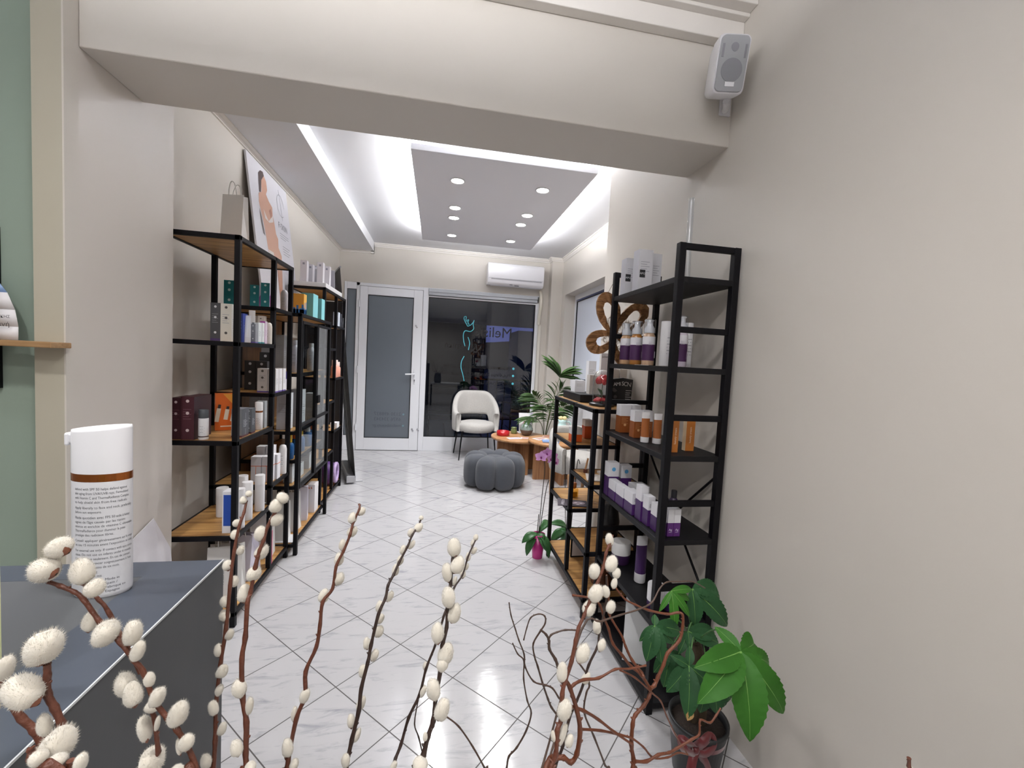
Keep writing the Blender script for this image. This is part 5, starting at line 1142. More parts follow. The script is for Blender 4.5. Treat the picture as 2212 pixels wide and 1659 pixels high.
for i, (c, mi, tips) in enumerate(CL):
    m = MB()
    for j, (tp, wd) in enumerate(tips):
        leaf(m, c, tp, wd, 0, droop=.10, n=22, up=(-.25, -.75, .6), vein=1, cup=.12, shape=1.15, waves=.38)
    if i == 5: leaf(m, (.722, .994, .412), (.708, .9885, .387), .7, 2, droop=.03, n=5, up=(-.25, -.75, .6), cup=.1)
    o = m.build('palmate_leaf', [(LEAFM, LEAFB, LEAFD)[mi], VEIN, BROWNL], t)
    top = Vector((kx-.05, ky-.02, .46)); cc = Vector(c); mid = (top+cc)/2+Vector((0, 0, .05))
    MB().tube(curve([tuple(top), tuple(mid), tuple(cc)], 5), .0022, 6).build('leaf_stalk', mat('leaf_stalk', '#47703a', .5), t)

# ================================================================== NEAR LEFT
t = thing('wall_shelf', 'light oak wall shelf with black bracket on the green wall', 'shelf', (-1.3, 1.5, 1.31))
MB().box(-1.95, -1.108, 1.452, 1.524, 1.303, 1.320).build('shelf_board', SHELFW, t, bevel=.002)
for a, b in ((1.322, 1.66), (1.17, 1.302)): MB().box(-1.38, -1.322, 1.552, 1.5655, a, b).build('bracket', BLACKM, t)
t = thing('certificate', 'curved white and blue printed certificate standing on the oak wall shelf', 'certificate', (-1.3, 1.5, 1.3205))
m = MB(); vs = []; fs = []
rows = [(1.3205, -1.184), (1.36, -1.184), (1.41, -1.193), (1.46, -1.213), (1.49, -1.235), (1.52, -1.262)]
for z, xr in rows:
    for k in range(6): f = k/5; vs.append((-1.65+(xr-.051+1.65)*f, 1.485+.03*math.sin(f*2.2)+.15*(z-1.32)*.2, z))
for i in range(5):
    for k in range(5): m.add([vs[i*6+k], vs[i*6+k+1], vs[(i+1)*6+k+1], vs[(i+1)*6+k]], [(0, 1, 2, 3)], 0 if i < 3 else 1, True)
o = m.build('sheet', [C('#d9d6d8'), C('#7f9cc8')], t); o.modifiers.new('thickness', 'SOLIDIFY').thickness = .001
m = MB()
for tx, sz, z, x in (('\u039f', .02, 1.405, -1.232), ('\u0391\u0399\u03a3\u0398\u0397\u03a4\u0399\u039a\u0397\u03a3', .012, 1.388, -1.197), ('\u03a6\u03b5\u03c4\u03b1\u03b9\u03bd\u03ae', .018, 1.365, -1.196), ('\u03a5', .016, 1.365, -1.243), ('\u0391\u0399\u03a4\u0397\u03a3\u0397', .009, 1.422, -1.222), ('\u2013 \u2013', .014, 1.345, -1.222)):
    cu = m.text(tx, sz, FRONT(x-.051-len(tx)*sz*.30, 1.5015, z), 0)
m.build('lettering', C('#33333a'), t)
# counter, bottle
t = thing('counter', 'dark grey laminate counter with worn pale edge in the left foreground', 'counter', (-.6, .1, 0))
CX1, CY1, CZ = -.207, .466, 1.12
MB().box(-1.05, CX1, -.35, CY1, 0, CZ-.002).build('carcass', CHAR, t)
MB().box(-1.05, CX1-.055, -.35, CY1-.03, CZ-.002, CZ-.0002).build('top_panel', CHAR, t)
MB().box(CX1-.055, CX1, -.35, CY1, CZ-.002, CZ).box(-1.05, CX1-.055, CY1-.03, CY1, CZ-.002, CZ).build('edge_band', CHARE, t)
MB().box(CX1-.0006, CX1+.0004, -.35, CY1, CZ-.0012, CZ+.0004).build('worn_edge', WORN, t)
bx, by, br = -.279, .414, .0215
t = thing('spray_bottle', 'large white airless pump bottle with copper ring on the dark counter', 'bottle', (bx, by, CZ))
def oval(z, f=1.0, n=40, sk=0): return [(bx+br*f*math.cos(2*PI*k/n), by+br*.62*f*math.sin(2*PI*k/n), CZ+z+sk*br*f*math.cos(2*PI*k/n)) for k in range(n)]
b = loft(MB(), [oval(0, .93), oval(.002, .99), oval(.004), oval(.100)]).build('body', C('#dcdce2', .3), t)
MB().add(oval(.100, 1.004)+oval(.1065, 1.004), [(k, (k+1) % 40, 40+(k+1) % 40, 40+k) for k in range(40)], 0, True).build('copper_ring', COPPER, t)
c = MB(); loft(c, [oval(.1065), oval(.142, 1.0, 40, .10), oval(.1445, .98, 40, .10), oval(.1445, .90, 40, .10), oval(.140, .88, 40, .10)])
c.build('cap', C('#e6e6ec', .25), t)
MB().box(bx-br*1.10, bx-br*.55, by-.006, by+.006, CZ+.131, CZ+.1395).box(bx-br*1.10, bx-br*.95, by-.007, by+.007, CZ+.129, CZ+.140).build('spout', C('#e2e2e8', .25), t, bevel=.0015)
m = MB()
LN = ['defend with SPF 50 helps defend against', 'skin aging from UVA/UVB rays. Formulated', 'with Vitamin C and ThermaRadiance Complex', 'to help shield skin from free radicals.', 'Apply liberally to face and neck, preferably', 'before sun exposure.', 'Fluide quotidien avec FPS 50 aide \u00e0 lutter', "signes de l'\u00e2ge caus\u00e9s par les rayons", 'intense et enrichie de vitamine C ultrastable', 'ThermaRadiance pour illuminer la peau', 'prot\u00e8ge des radicaux libres.', 'Conseil: appliquer g\u00e9n\u00e9reusement sur le visage', 'et cou 15 minutes avant l\u2019exposition au soleil.', 'For external use only. If contact with eyes occurs,', 'rinse. Do not use on infants under 6 months.', 'Usage externe seulement. En cas de contact', 'avec les yeux, rincer soigneusement \u00e0 l\u2019eau.', 'nourrisson de moins de six mois.', '\u00c4u\u00dferen Anwendung', 'sofort gr\u00fcndlich mit', 'Kleinkindern unter']
BOLD = {0, 1, 6, 7}
zz = .094
for i, s_ in enumerate(LN):
    wd = min(.0385, len(s_)*.00084); s0 = len(m.v)
    m.text(s_, .0030, Matrix.Identity(4), 0, 'LEFT'); 
    xs = [v[0] for v in m.v[s0:]]; ww = max(xs); k = wd/ww
    for j in range(s0, len(m.v)):
        x, y, z = m.v[j]; a = -PI/2-.62+(x*k)/(br*.80); e = 1.004 if i not in BOLD else 1.006
        m.v[j] = (bx+br*e*math.cos(a), by+br*.62*e*math.sin(a), CZ+zz+y*1.0)
    zz -= .0037 if i not in (3, 5, 10, 12) else .0047
for i, s_ in enumerate(('Made in', 'Spain /', 'Fabriqu\u00e9 en', 'Espagne')):
    s0 = len(m.v); m.text(s_, .0029, Matrix.Identity(4), 0, 'LEFT')
    for j in range(s0, len(m.v)):
        x, y, z = m.v[j]; a = -PI/2+.45+x/(br*.85); m.v[j] = (bx+br*1.004*math.cos(a), by+br*.62*1.004*math.sin(a), CZ+.016-.0034*i+y)
m.build('lettering', C('#4f5058'), b)
tag(MB().box(-.30, -.2565, .292, .30, CZ+.0005, 1.272).build('standing_card', [mat('card_cream', '#d8dcae', .5)]), 'pale yellow card standing on the counter at the left edge', 'card')
t = thing('paper_sheet', 'white folded paper sheet with dark lettering standing by the pillar behind the counter', 'paper', (-1.08, 1.9, 0))
MB().prism([(-1.118, 1.70, 0), (-1.085, 1.70, 0), (-1.118, 1.79, .575)], (.001, .001, 0)).build('fold', C('#dcdae0'), t)
q = MB().prism([(-1.07, 1.72, 0), (-1.07, 2.03, 0), (-1.115, 2.035, .44), (-1.119, 1.93, .612), (-1.118, 1.80, .575)], (-.002, 0, 0)).build('sheet', C('#d6d3d8'), t)
MB().text('lo', .11, RIGHT(-1.102, 1.91, .36) @ Matrix.Rotation(-.10, 4, 'X'), sx=.8).build('lettering', C('#2c2b30'), t)

BR = {
 'A': ([(-.185,.4,.948,.0022),(-.186,.405,.953,.0021),(-.187,.41,.975,.002),(-.189,.415,1.0050,.0019),(-.188,.42,1.0410,.0018),(-.186,.425,1.0710,.0017),(-.185,.43,1.1120,.0016),(-.184,.435,1.1430,.0015),(-.182,.44,1.1650,.0014),(-.18,.445,1.1770,.0013),(-.18,.45,1.1870,.0012)],
   [(-.178,.45,1.1940,.0031,.0032,.38),(-.182,.45,1.1880,.0034,.0037,-.11),(-.187,.446,1.1660,.0034,.0037,.11),(-.186,.444,1.1560,.0042,.0046,-.08),(-.181,.441,1.1410,.0037,.0047,.41),(-.19,.439,1.1280,.0045,.005,-.13),(-.184,.435,1.1130,.0045,.0053,.36),(-.189,.432,1.0960,.0043,.0053,-.15),(-.189,.429,1.0830,.0049,.0053,-.15),(-.182,.426,1.0670,.0038,.0051,.41),(-.191,.423,1.0530,.0041,.0062,-.08),(-.185,.42,1.0360,.0049,.0062,.32),(-.187,.416,1.0190,.0035,.0056,.32),(-.189,.413,1.0060,.0042,.0067,-.22),(-.181,.409,.987,.0037,.006,.27),(-.19,.403,.964,.0044,.007,-.16)]),
 'B': ([(-.133,.34,1.0010,.0022),(-.134,.343,1.0100,.0021),(-.136,.346,1.0190,.0021),(-.137,.349,1.0420,.002),(-.141,.351,1.0630,.0019),(-.143,.354,1.0920,.0018),(-.142,.357,1.1070,.0018),(-.142,.36,1.1340,.0017),(-.141,.363,1.1410,.0016),(-.139,.366,1.1600,.0016),(-.137,.369,1.1730,.0015),(-.135,.371,1.1800,.0014),(-.133,.374,1.1910,.0013),(-.129,.377,1.2010,.0013),(-.126,.38,1.2090,.0012)],
   [(-.124,.38,1.2130,.0051,.0041,.87),(-.128,.38,1.2070,.0051,.0058,.22),(-.128,.378,1.1950,.0051,.0058,.62),(-.138,.376,1.1850,.005,.0061,.11),(-.137,.373,1.1700,.0054,.0063,.54),(-.14,.37,1.1540,.0054,.0064,.41),(-.147,.367,1.1380,.0054,.0073,.07),(-.143,.354,1.0690,.0055,.0072,-.26),(-.136,.351,1.0540,.0033,.0069,.14),(-.141,.345,1.0270,.0045,.0062,-.22),(-.131,.342,1.0110,.0043,.0038,.19)]),
 'C': ([(-.123,.4,.937,.0024),(-.123,.404,.946,.0023),(-.122,.408,.961,.0022),(-.118,.412,.988,.0021),(-.112,.416,1.0070,.0021),(-.113,.42,1.0280,.002),(-.105,.424,1.0490,.0019),(-.103,.428,1.0690,.0018),(-.102,.432,1.0900,.0017),(-.094,.436,1.1010,.0016),(-.092,.44,1.1220,.0015),(-.086,.444,1.1360,.0014),(-.081,.448,1.1510,.0014),(-.079,.452,1.1620,.0013),(-.074,.456,1.1750,.0012),(-.075,.46,1.1790,.0011)],
   [(-.072,.458,1.1720,.0038,.0049,.62),(-.08,.457,1.1660,.0047,.0058,.16),(-.08,.454,1.1520,.0049,.0061,.5),(-.088,.451,1.1400,.0039,.0057,.12),(-.091,.448,1.1260,.005,.0066,.17),(-.089,.444,1.1080,.0055,.0067,.42),(-.103,.44,1.0920,.0052,.007,.37),(-.112,.419,1.0060,.0047,.0075,.28),(-.121,.415,.99,.003,.007,.12),(-.123,.408,.965,.0051,.0082,-.06),(-.117,.404,.949,.0041,.0057,.37)]),
 'D': ([(-.075,.42,.909,.0024),(-.074,.425,.919,.0023),(-.07,.431,.943,.0022),(-.065,.436,.969,.0021),(-.064,.441,.989,.002),(-.059,.447,1.0130,.0019),(-.057,.452,1.0280,.0018),(-.051,.457,1.0590,.0018),(-.045,.463,1.0730,.0016),(-.043,.468,1.0850,.0016),(-.038,.473,1.0940,.0015),(-.033,.479,1.1050,.0014),(-.025,.484,1.1200,.0013),(-.02,.489,1.1320,.0012),(-.014,.495,1.1400,.0011),(-.011,.5,1.1470,.001)],
   [(-.011,.5,1.1480,.0027,.0027,.21),(-.013,.498,1.1380,.0049,.0057,.73),(-.022,.496,1.1320,.004,.005,.3),(-.02,.492,1.1200,.0034,.0056,.61),(-.03,.491,1.1140,.004,.0052,.26),(-.032,.488,1.1040,.004,.006,.26),(-.037,.484,1.0940,.0041,.0065,.16),(-.041,.477,1.0680,.0039,.0064,.47),(-.052,.473,1.0580,.0042,.0065,.17),(-.05,.47,1.0470,.0042,.0057,.62),(-.051,.466,1.0340,.0053,.0066,.45),(-.062,.462,1.0250,.004,.0064,-.05),(-.054,.459,1.0120,.0043,.0067,.43),(-.064,.454,1.0000,.0044,.0067,.01),(-.064,.444,.971,.0044,.0073,.35),(-.072,.439,.958,.004,.0075,-.05),(-.066,.434,.945,.0039,.0075,.43),(-.074,.427,.927,.0042,.007,-.04)]),
 'E': ([(-.003,.32,1.0050,.0024),(-.001,.323,1.0130,.0023),(.002,.327,1.0190,.0022),(.005,.33,1.0320,.0021),(.009,.333,1.0430,.002),(.01,.337,1.0580,.0019),(.013,.34,1.0790,.0018),(.014,.343,1.0990,.0017),(.017,.347,1.1120,.0016),(.017,.35,1.1280,.0015),(.019,.353,1.1450,.0014),(.02,.357,1.1660,.0013),(.021,.36,1.1720,.0012)],
   [(.021,.36,1.1750,.0057,.0084,-.05),(.025,.358,1.1620,.0063,.0075,.43),(.016,.356,1.1550,.0047,.0081,-.18),(.018,.352,1.1370,.0062,.0085,-.1),(.023,.349,1.1230,.0059,.008,.28),(.01,.346,1.1100,.0055,.0087,-.05),(.017,.342,1.0930,.0065,.0086,.34),(.015,.341,1.0860,.005,.0057,.34),(.008,.336,1.0670,.0059,.0085,-.1),(.016,.333,1.0540,.0059,.0088,.36),(0,.323,1.0160,.0062,.0055,.1),(.003,.328,1.0350,.0019,.0035,.04)]),
 'F': ([(-.033,.44,.883,.002),(-.029,.446,.893,.0019),(-.027,.451,.898,.0018),(-.022,.457,.908,.0018),(-.015,.463,.933,.0017),(-.004,.469,.955,.0016),(.002,.474,.981,.0015),(.012,.48,1.0060,.0014),(.02,.486,1.0350,.0014),(.024,.491,1.0440,.0013),(.031,.497,1.0620,.0012),(.041,.503,1.0750,.0011),(.047,.509,1.0940,.0011),(.053,.514,1.1060,.001),(.058,.52,1.1130,.0009)],
   [(.057,.52,1.1140,.0031,.0043,.22),(.053,.519,1.1080,.0026,.0043,.22),(.055,.516,1.0990,.0035,.0047,.61),(.048,.514,1.0930,.0037,.0052,.16),(.046,.511,1.0810,.003,.0043,.51),(.042,.509,1.0740,.0038,.0055,.04),(.032,.506,1.0660,.003,.0059,.32),(.001,.478,.982,.0028,.005,.12),(-.001,.47,.957,.0039,.0069,.48),(-.028,.446,.896,.0034,.0056,.47)]),
 'G': ([(.11,.33,.982,.0024),(.111,.333,.989,.0023),(.116,.336,.998,.0022),(.117,.339,1.0170,.0022),(.121,.342,1.0240,.0021),(.122,.346,1.0440,.002),(.125,.349,1.0540,.0019),(.131,.352,1.0700,.0019),(.135,.355,1.0870,.0018),(.138,.358,1.0970,.0017),(.144,.361,1.1070,.0016),(.15,.364,1.1190,.0016),(.158,.368,1.1340,.0015),(.164,.371,1.1470,.0014),(.167,.374,1.1590,.0014),(.173,.377,1.1700,.0013),(.175,.38,1.1740,.0012)],
   [(.172,.379,1.1700,.004,.0065,-.13),(.172,.374,1.1500,.0064,.0078,.45),(.156,.373,1.1420,.0057,.0073,.1),(.156,.368,1.1250,.0069,.0085,.6),(.15,.365,1.1110,.0061,.0075,.59),(.142,.356,1.0760,.0067,.0091,.41),(.123,.352,1.0600,.0052,.0092,.06),(.124,.345,1.0330,.0065,.0093,.33),(.122,.339,1.0130,.0032,.01,.33),(.128,.338,1.0090,.0036,.0057,.33),(.114,.339,1.0120,.0025,.0051,-.16)]),
 'H': ([(.136,.4,.905,.0018),(.14,.404,.917,.0017),(.148,.407,.935,.0016),(.154,.411,.959,.0016),(.163,.415,.976,.0015),(.17,.418,.99,.0014),(.177,.422,1.0100,.0014),(.187,.425,1.0280,.0013),(.19,.429,1.0390,.0012),(.195,.433,1.0560,.0011),(.199,.436,1.0740,.0011),(.199,.44,1.1010,.001)],
   [(.211,.44,1.1030,.0045,.0063,.26),(.208,.439,1.0930,.0036,.0063,.26),(.198,.437,1.0840,.0046,.0069,-.23),(.203,.434,1.0690,.0054,.0069,.4),(.187,.43,1.0480,.0048,.0077,-.01),(.192,.427,1.0300,.0048,.0072,.36),(.174,.42,.997,.0043,.0071,.5)]),
 'L1': ([(-.118,.24,1.1060,.0024),(-.119,.241,1.1110,.0024),(-.124,.242,1.1230,.0023),(-.129,.242,1.1330,.0022),(-.134,.243,1.1390,.0022),(-.141,.244,1.1490,.0021),(-.147,.245,1.1650,.0021),(-.151,.245,1.1710,.002),(-.158,.246,1.1810,.002),(-.168,.247,1.1920,.0019),(-.176,.248,1.2040,.0019),(-.18,.248,1.2080,.0018),(-.187,.249,1.2110,.0018),(-.193,.25,1.2130,.0017)],
   [(-.188,.25,1.2310,.0069,.0054,-1.0500),(-.191,.25,1.2210,.0079,.0062,-1.2200),(-.178,.25,1.2180,.0066,.0073,-.17),(-.17,.25,1.2100,.0053,.0053,.35),(-.173,.248,1.1920,.0042,.006,.17),(-.163,.248,1.1870,.0071,.0074,.52),(-.153,.247,1.1850,.0053,.0071,.17),(-.149,.247,1.1760,.0039,.0061,.35),(-.155,.245,1.1580,.0056,.0074,-.35),(-.149,.244,1.1550,.005,.0071,-.17),(-.144,.245,1.1600,.0032,.0043,-.14),(-.138,.244,1.1520,.0043,.0057,.35),(-.129,.243,1.1410,.0057,.0072,.26),(-.123,.242,1.1270,.0043,.005,.44),(-.128,.242,1.1230,.0018,.0047,-.17)]),
 'L2': ([(-.145,.26,1.0880,.0022),(-.148,.26,1.1050,.0021),(-.15,.26,1.1250,.0019),(-.152,.26,1.1300,.0018)],
   [(-.155,.26,1.1200,.0042,.008,-.17),(-.148,.26,1.1230,.0018,.0046,.17),(-.151,.26,1.1000,.0092,.005,1.2200),(-.137,.26,1.0940,.0046,.0031,.35),(-.151,.26,1.1330,.0046,.0034,0)]),
 'L3': ([(-.137,.18,1.1700,.0024),(-.141,.18,1.1830,.0023),(-.144,.18,1.1910,.0022),(-.148,.18,1.1960,.0021),(-.152,.18,1.2040,.002),(-.155,.18,1.2090,.0019),(-.157,.18,1.2140,.0018)],
   [(-.153,.18,1.2160,.0035,.0054,.26),(-.155,.18,1.2020,.0015,.0022,0)]),
 'L4': ([(-.12,.165,1.1840,.0022),(-.122,.165,1.1960,.0021),(-.124,.165,1.2050,.002),(-.126,.165,1.2110,.0019),(-.128,.165,1.2160,.0019),(-.128,.165,1.2230,.0018),(-.128,.165,1.2270,.0017)],
   [(-.129,.165,1.2330,.0067,.0064,.26),(-.132,.165,1.2200,.0067,.0067,-.87),(-.129,.165,1.2050,.003,.004,-.17),(-.122,.165,1.2000,.0066,.0068,.35)]),
 'L5': ([(-.113,.155,1.1920,.0022),(-.114,.155,1.1950,.0019),(-.114,.155,1.2000,.0016)],
   [(-.123,.155,1.2020,.0033,.0026,-.35),(-.11,.155,1.2000,.0027,.0032,.17),(-.118,.155,1.2000,.004,.0026,-.7)]),
 'L6': ([(-.163,.27,1.1460,.002),(-.179,.27,1.1830,.0018),(-.184,.27,1.1910,.0017),(-.191,.27,1.2000,.0015)],
   []),
 'T1': ([(.16,.46,.941,.0011),(.158,.46,.943,.0011),(.15,.46,.955,.001),(.141,.46,.96,.001),(.126,.46,.966,.0009),(.115,.46,.985,.0009),(.113,.46,1.0000,.0009),(.106,.46,1.0170,.0008),(.101,.46,1.0310,.0008),(.095,.46,1.0480,.0007),(.092,.46,1.0630,.0007)],
   []),
 'T2': ([(.101,.48,.826,.0013),(.104,.48,.841,.0012),(.106,.48,.856,.0012),(.115,.48,.866,.0011),(.126,.48,.887,.0011),(.131,.48,.909,.001),(.125,.48,.926,.0009),(.119,.48,.954,.0009),(.118,.48,.977,.0008),(.11,.48,.986,.0008),(.103,.48,1.0000,.0007)],
   []),
 'T3': ([(.166,.47,.907,.0013),(.162,.47,.911,.0013),(.153,.47,.923,.0012),(.148,.47,.934,.0012),(.14,.47,.955,.0011),(.133,.47,.976,.0011),(.128,.47,.99,.001),(.126,.47,1.0050,.001),(.134,.47,1.0200,.001),(.139,.47,1.0290,.0009),(.138,.47,1.0380,.0009),(.13,.47,1.0410,.0008),(.121,.47,1.0370,.0008),(.117,.47,1.0250,.0007),(.114,.47,1.0100,.0007)],
   []),
 'T4': ([(.157,.46,.977,.002),(.155,.46,.981,.0019),(.151,.46,.991,.0017),(.143,.46,1.0040,.0016),(.142,.46,1.0140,.0015),(.138,.46,1.0220,.0013),(.131,.46,1.0280,.0012)],
   []),
 'T4b': ([(.141,.46,1.0150,.0012),(.144,.46,1.0210,.0011),(.151,.46,1.0240,.001),(.161,.46,1.0260,.001),(.174,.46,1.0250,.0009)],
   []),
 'T5': ([(.237,.42,.875,.0025),(.238,.422,.883,.0024),(.24,.425,.89,.0024),(.237,.427,.907,.0023),(.238,.429,.929,.0022),(.242,.432,.937,.0021),(.253,.434,.946,.002),(.26,.436,.955,.002),(.262,.439,.962,.0019),(.25,.441,.979,.0018),(.238,.444,.988,.0017),(.228,.446,1.0000,.0017),(.216,.448,1.0140,.0016),(.211,.451,1.0300,.0015),(.205,.453,1.0430,.0014),(.2,.455,1.0570,.0014),(.191,.458,1.0640,.0013),(.167,.46,1.0680,.0012)],
   []),
 'T5b': ([(.254,.425,.974,.0022),(.261,.428,.975,.0021),(.266,.43,.983,.002),(.273,.432,.996,.0019),(.279,.435,1.0070,.0018),(.294,.437,1.0200,.0017),(.299,.44,1.0350,.0016),(.299,.442,1.0480,.0015),(.294,.445,1.0490,.0015),(.283,.448,1.0460,.0014),(.259,.45,1.0510,.0013),(.243,.453,1.0570,.0012),(.231,.455,1.0630,.0011),(.221,.458,1.0740,.001),(.219,.46,1.0780,.0009)],
   []),
 'T5c': ([(.245,.425,.988,.0018),(.244,.429,.991,.0017),(.234,.434,1.0030,.0015),(.227,.438,1.0170,.0014),(.224,.442,1.0260,.0013),(.213,.447,1.0430,.0012),(.209,.451,1.0510,.001),(.211,.456,1.0640,.0009),(.208,.46,1.0910,.0008)],
   []),
 'T6': ([(.129,.4,.922,.0026),(.138,.4,.928,.0026),(.147,.4,.928,.0025),(.155,.4,.922,.0024),(.161,.4,.931,.0024),(.163,.4,.956,.0024),(.158,.4,.979,.0023),(.149,.4,1.0040,.0022),(.144,.4,1.0120,.0022)],
   []),
 'T6b': ([(.149,.4,1.0020,.0017),(.154,.403,1.0050,.0016),(.166,.407,1.0060,.0015),(.184,.41,1.0040,.0014),(.204,.413,1.0100,.0012),(.222,.417,1.0060,.0011),(.244,.42,1.0060,.001)],
   []),
 'T7': ([(.151,.4,.984,.0018),(.168,.405,.973,.0016),(.187,.41,.957,.0015),(.21,.415,.935,.0014),(.234,.42,.914,.0012)],
   []),
 'T8': ([(.168,.41,.948,.0014),(.193,.414,.94,.0013),(.217,.418,.929,.0013),(.234,.421,.92,.0012),(.251,.425,.904,.0011),(.267,.429,.885,.0011),(.288,.433,.879,.001),(.303,.436,.88,.001),(.319,.44,.872,.0009)],
   []),
 'T9': ([(.157,.4,1.0650,.001),(.181,.407,1.0690,.001),(.205,.413,1.0710,.0009),(.231,.42,1.0720,.0009),(.25,.427,1.0750,.0009),(.261,.433,1.0860,.0008),(.274,.44,1.0900,.0008),(.294,.447,1.0860,.0008),(.316,.453,1.0820,.0007),(.339,.46,1.0690,.0007)],
   []),
 'T10': ([(.218,.43,.995,.001),(.239,.433,.982,.001),(.264,.437,.958,.0009),(.278,.44,.944,.0009),(.289,.443,.922,.0009),(.307,.447,.89,.0008),(.326,.45,.862,.0008)],
   []),
 'T11': ([(.239,.42,.893,.0018),(.255,.423,.888,.0017),(.271,.426,.891,.0016),(.287,.429,.889,.0016),(.298,.432,.89,.0015),(.319,.435,.896,.0014),(.331,.438,.899,.0013),(.333,.441,.914,.0012),(.349,.444,.906,.0012),(.359,.447,.912,.0011),(.367,.45,.918,.001)],
   []),
 'T12': ([(.216,.44,.86,.0011),(.213,.44,.871,.0011),(.197,.44,.908,.0011),(.183,.44,.939,.0011),(.184,.44,.963,.001),(.187,.44,.971,.001),(.183,.44,.985,.001),(.17,.44,1.0030,.001)],
   []),
 'T13': ([(.067,.4,.921,.001),(.064,.4,.927,.0009),(.051,.4,.951,.0008),(.036,.4,.974,.0008),(.023,.4,.986,.0007)],
   []),
 'T14': ([(.003,.44,.906,.0009),(-.003,.44,.93,.0009),(-.008,.44,.946,.0008),(-.005,.44,.973,.0008)],
   []),
 'T15': ([(.592,.4,.842,.0022),(.595,.4,.863,.0021),(.594,.4,.874,.002)],
   [(.598,.4,.855,.0052,.008,0)]),
}

# ================================================================== WILLOW BRANCHES IN THE FOREGROUND
VX, VY, VZ = .03, .27, .86
t = thing('side_desk', 'low white desk in front of the viewer carrying the vase of willow branches', 'desk', (.1, .2, 0))
MB().box(-.17, .65, -.2, .50, .56, .60).build('desk_top', C('#dcdbda'), t, bevel=.003)
for x in (-.15, .60):
    for y in (-.18, .45): MB().box(x, x+.035, y, y+.035, 0, .56).build('leg', BLACKM, t)
t = thing('vase', 'grey glazed vase holding the willow branches', 'vase', (VX, VY, .60))
MB().lathe([(.06, 0), (.085, .01), (.10, .10), (.09, .19), (.075, .24), (.085, .26), (.078, .26), (.07, .24), (.085, .19), (.09, .1), (.07, .02), (.001, .016)], (VX, VY, .60), 36).build('body', mat('vase_glaze', '#7d8388', .2), t)
def catkin_mesh(seed):
    random.seed(seed); m = MB(); n, k = 18, 12
    ph = [random.uniform(0, 6) for _ in range(6)]
    def R_(th, a): return 1+.035*math.sin(2*a+ph[0])+.03*math.sin(3*th+ph[1])+.025*math.sin(3*a+2*th+ph[2])
    def pt(th, a, e=1):
        zz = math.sin(th); rr = math.cos(th)**.85*(1.02-.10*zz); q = R_(th, a)*e
        return Vector((rr*q*math.cos(a), rr*q*math.sin(a), zz*q))
    vs = []; fs = []
    for i in range(k+1):
        th = -PI/2+PI*i/k
        for j in range(n): vs.append(pt(max(-PI/2+1e-3, min(PI/2-1e-3, th)), 2*PI*j/n))
    for i in range(k):
        for j in range(n): fs.append((i*n+j, i*n+(j+1) % n, (i+1)*n+(j+1) % n, (i+1)*n+j))
    m.add(vs, fs, 0, True)
    for _ in range(1500):
        th = math.asin(random.uniform(-.97, 1)); a = random.uniform(0, 2*PI); p = pt(th, a, .97); q = pt(th, a, random.uniform(1.06, 1.2))
        q = q+Vector((random.uniform(-.05, .05), random.uniform(-.05, .05), random.uniform(.0, .14))); w_ = Vector((random.uniform(-1, 1), random.uniform(-1, 1), random.uniform(-1, 1))).normalized()*.014
        m.add([p-w_, p+w_, q], [(0, 1, 2)], 0, True)
    m.lathe([(.10, -1.20), (.30, -1.06), (.62, -.80), (.70, -.66), (.60, -.70)], (0, 0, 0), 12, 1, cap=False)
    return m
CM = []
for s_ in range(5):
    o = catkin_mesh(40+s_).build('catkin', [FUR, BUDS]); CM.append(o.data); bpy.data.objects.remove(o)
UPV, RTV = -_D, _R
def stem_mesh(pts, mt, parent, name='stem', knots=True, ext=None, thin=.9):
    P = [tuple(p) for p in pts]
    if ext: P = ext+P
    Q = curve(P, 4); random.seed(len(Q)*7+int(abs(P[-1][0])*1e4)); R2 = []
    for i, q in enumerate(Q):
        r = q[3]*thin; k = 1.0
        if knots and i % 4 == 0: k = 1.22
        R2.append((q[0], q[1], q[2], max(.0004, r*k*random.uniform(.94, 1.06))))
    m = MB().tube(R2, .002, 9)
    if knots:
        for i in range(6, len(R2)-2, 4):
            if random.random() < .55:
                q = Vector(R2[i][:3]); d = (RTV*random.choice((-1, 1))+UPV*.8).normalized(); r = R2[i][3]
                m.tube([tuple(q)+(r*.8,), tuple(q+d*r*1.5)+(r*.5,), tuple(q+d*r*2.1)+(r*.15,)], r, 6)
    return m.build(name, mt, parent)
def ext_to_vase(p, r, dx=0):
    p = Vector(p[:3]); a = Vector((VX+dx*.5, VY+.01, VZ+.02)); b = Vector((VX-dx*.3, VY, .64)); mid = p.lerp(a, .5)+Vector((0, 0, -.01))
    return [tuple(b)+(r,), tuple(a)+(r,), tuple(mid)+(r,)]
GW = 'pussy willow branches in the foreground vase'
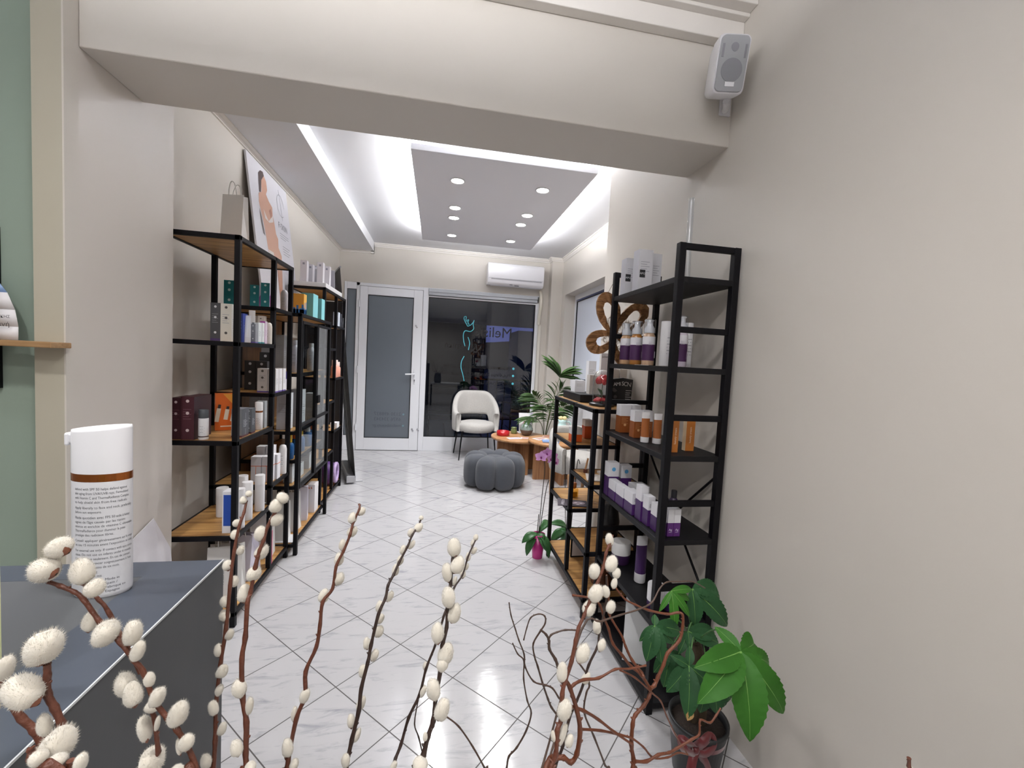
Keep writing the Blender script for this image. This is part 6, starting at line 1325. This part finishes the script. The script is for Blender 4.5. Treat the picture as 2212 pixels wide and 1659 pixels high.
def willow(keys, label, mt, kids=()):
    k = keys; pts, cats = BR[k]
    t = thing('pussy_willow_branch', label, 'branch', (VX, VY, .64), GW)
    dx = max(-.05, min(.05, (pts[0][0]-VX)*.3))
    stem_mesh(pts, mt, t, ext=ext_to_vase(pts[0], pts[0][3], dx), thin=.58 if k[0] == 'L' else .95)
    allc = list(cats)
    for kk in kids:
        stem_mesh(BR[kk][0], mt, t, 'side_twig', thin=.55 if k[0] == 'L' else .8); allc += BR[kk][1]
    o0 = Vector((VX, VY, .64)); sq, sh = (.74, .92) if k in ('L3', 'L4', 'L5') else (.82, .92) if k[0] == 'L' else (.97, 1)
    for i, (x, y, z, w_, h, a) in enumerate(allc):
        c = bpy.data.objects.new('catkin', CM[(i*3+len(k)) % 5]); COL.objects.link(c); c.parent = t
        ax = (UPV*math.cos(a)+RTV*math.sin(a)).normalized(); s = ax.cross(_f).normalized(); n_ = s.cross(ax)
        M = Matrix((s, n_, ax)).transposed().to_4x4() @ Matrix.Rotation(i*1.7, 4, 'Z') @ Matrix.Diagonal((w_*.95*sq, w_*.95*sq, h*.95*sh, 1))
        M.translation = Vector((x, y, z))-o0-_f*(w_*.5 if i % 2 else 0)
        c.matrix_local = M
    return t
willow('A', 'pussy willow branch in front of the left shelf, first right of the counter', BARK)
willow('B', 'pussy willow branch with larger catkins, second right of the counter', BARK)
willow('C', 'pussy willow branch rising over the open tiles, third right of the counter', BARK)
willow('D', 'slender pussy willow branch with a brown bud tip, fourth right of the counter', BARKD)
willow('E', 'pussy willow branch with the biggest round catkins in the middle of the tiles', BARKD)
willow('F', 'thin dark pussy willow branch with tiny catkins passing behind the big middle one', BARKD, ('T14',))
willow('G', 'thick pussy willow branch among the corkscrew twigs, reaching up to the purple cartons', BARK)
willow('H', 'thinner pussy willow branch just behind and right of the thick one among the twigs', BARKD)
willow('L1', 'pussy willow branch crossing the counter up to the spray bottle', BARK, ('L6',))
willow('L2', 'short pussy willow branch low in front of the counter side', BARK)
willow('L3', 'pussy willow branch running out at the lower left edge of the picture', BARK)
willow('L4', 'pussy willow branch with large blurred catkins over the counter top at lower left', BARK)
willow('L5', 'pussy willow branch with catkins at the bottom left corner', BARK)
willow('T15', 'single pussy willow tip at the bottom right before the bare wall', BARK)
GC = 'corkscrew willow branches in the foreground vase'
def corkscrew(k, label, mt, kids=(), km=None):
    pts = BR[k][0]; t = thing('corkscrew_willow_branch', label, 'branch', (VX, VY, .64), GC)
    stem_mesh(pts, mt, t, knots=True, ext=ext_to_vase(pts[0], pts[0][3], .03), thin=1)
    for kk in kids: stem_mesh(BR[kk][0], km or mt, t, 'side_twig', thin=1)
corkscrew('T3', 'dark curly willow twig with a hooked tip left of the thick catkin branch', GRBK, ('T1', 'T4', 'T4b'))
corkscrew('T2', 'dark wavy willow twig, leftmost of the curly twigs on the tiles', GRBK)
corkscrew('T5', 'thick orange curly willow branch in front of the money tree', ORBK, ('T5b', 'T5c', 'T10', 'T11'), ORBK)
corkscrew('T6', 'orange curly willow branch bending at the bottom beside the thick catkin branch', ORBK, ('T6b', 'T7', 'T8'), ORBK)
corkscrew('T12', 'brown curly willow twig rising steeply between the orange branches', GRBK)
corkscrew('T9', 'long pale arching willow twig above the money tree', GRBK)
corkscrew('T13', 'thin bare willow twig bending right at the foot of the big middle catkin branch', GRBK)

for o in list(bpy.data.objects):
    if '_o' in o: del o['_o']
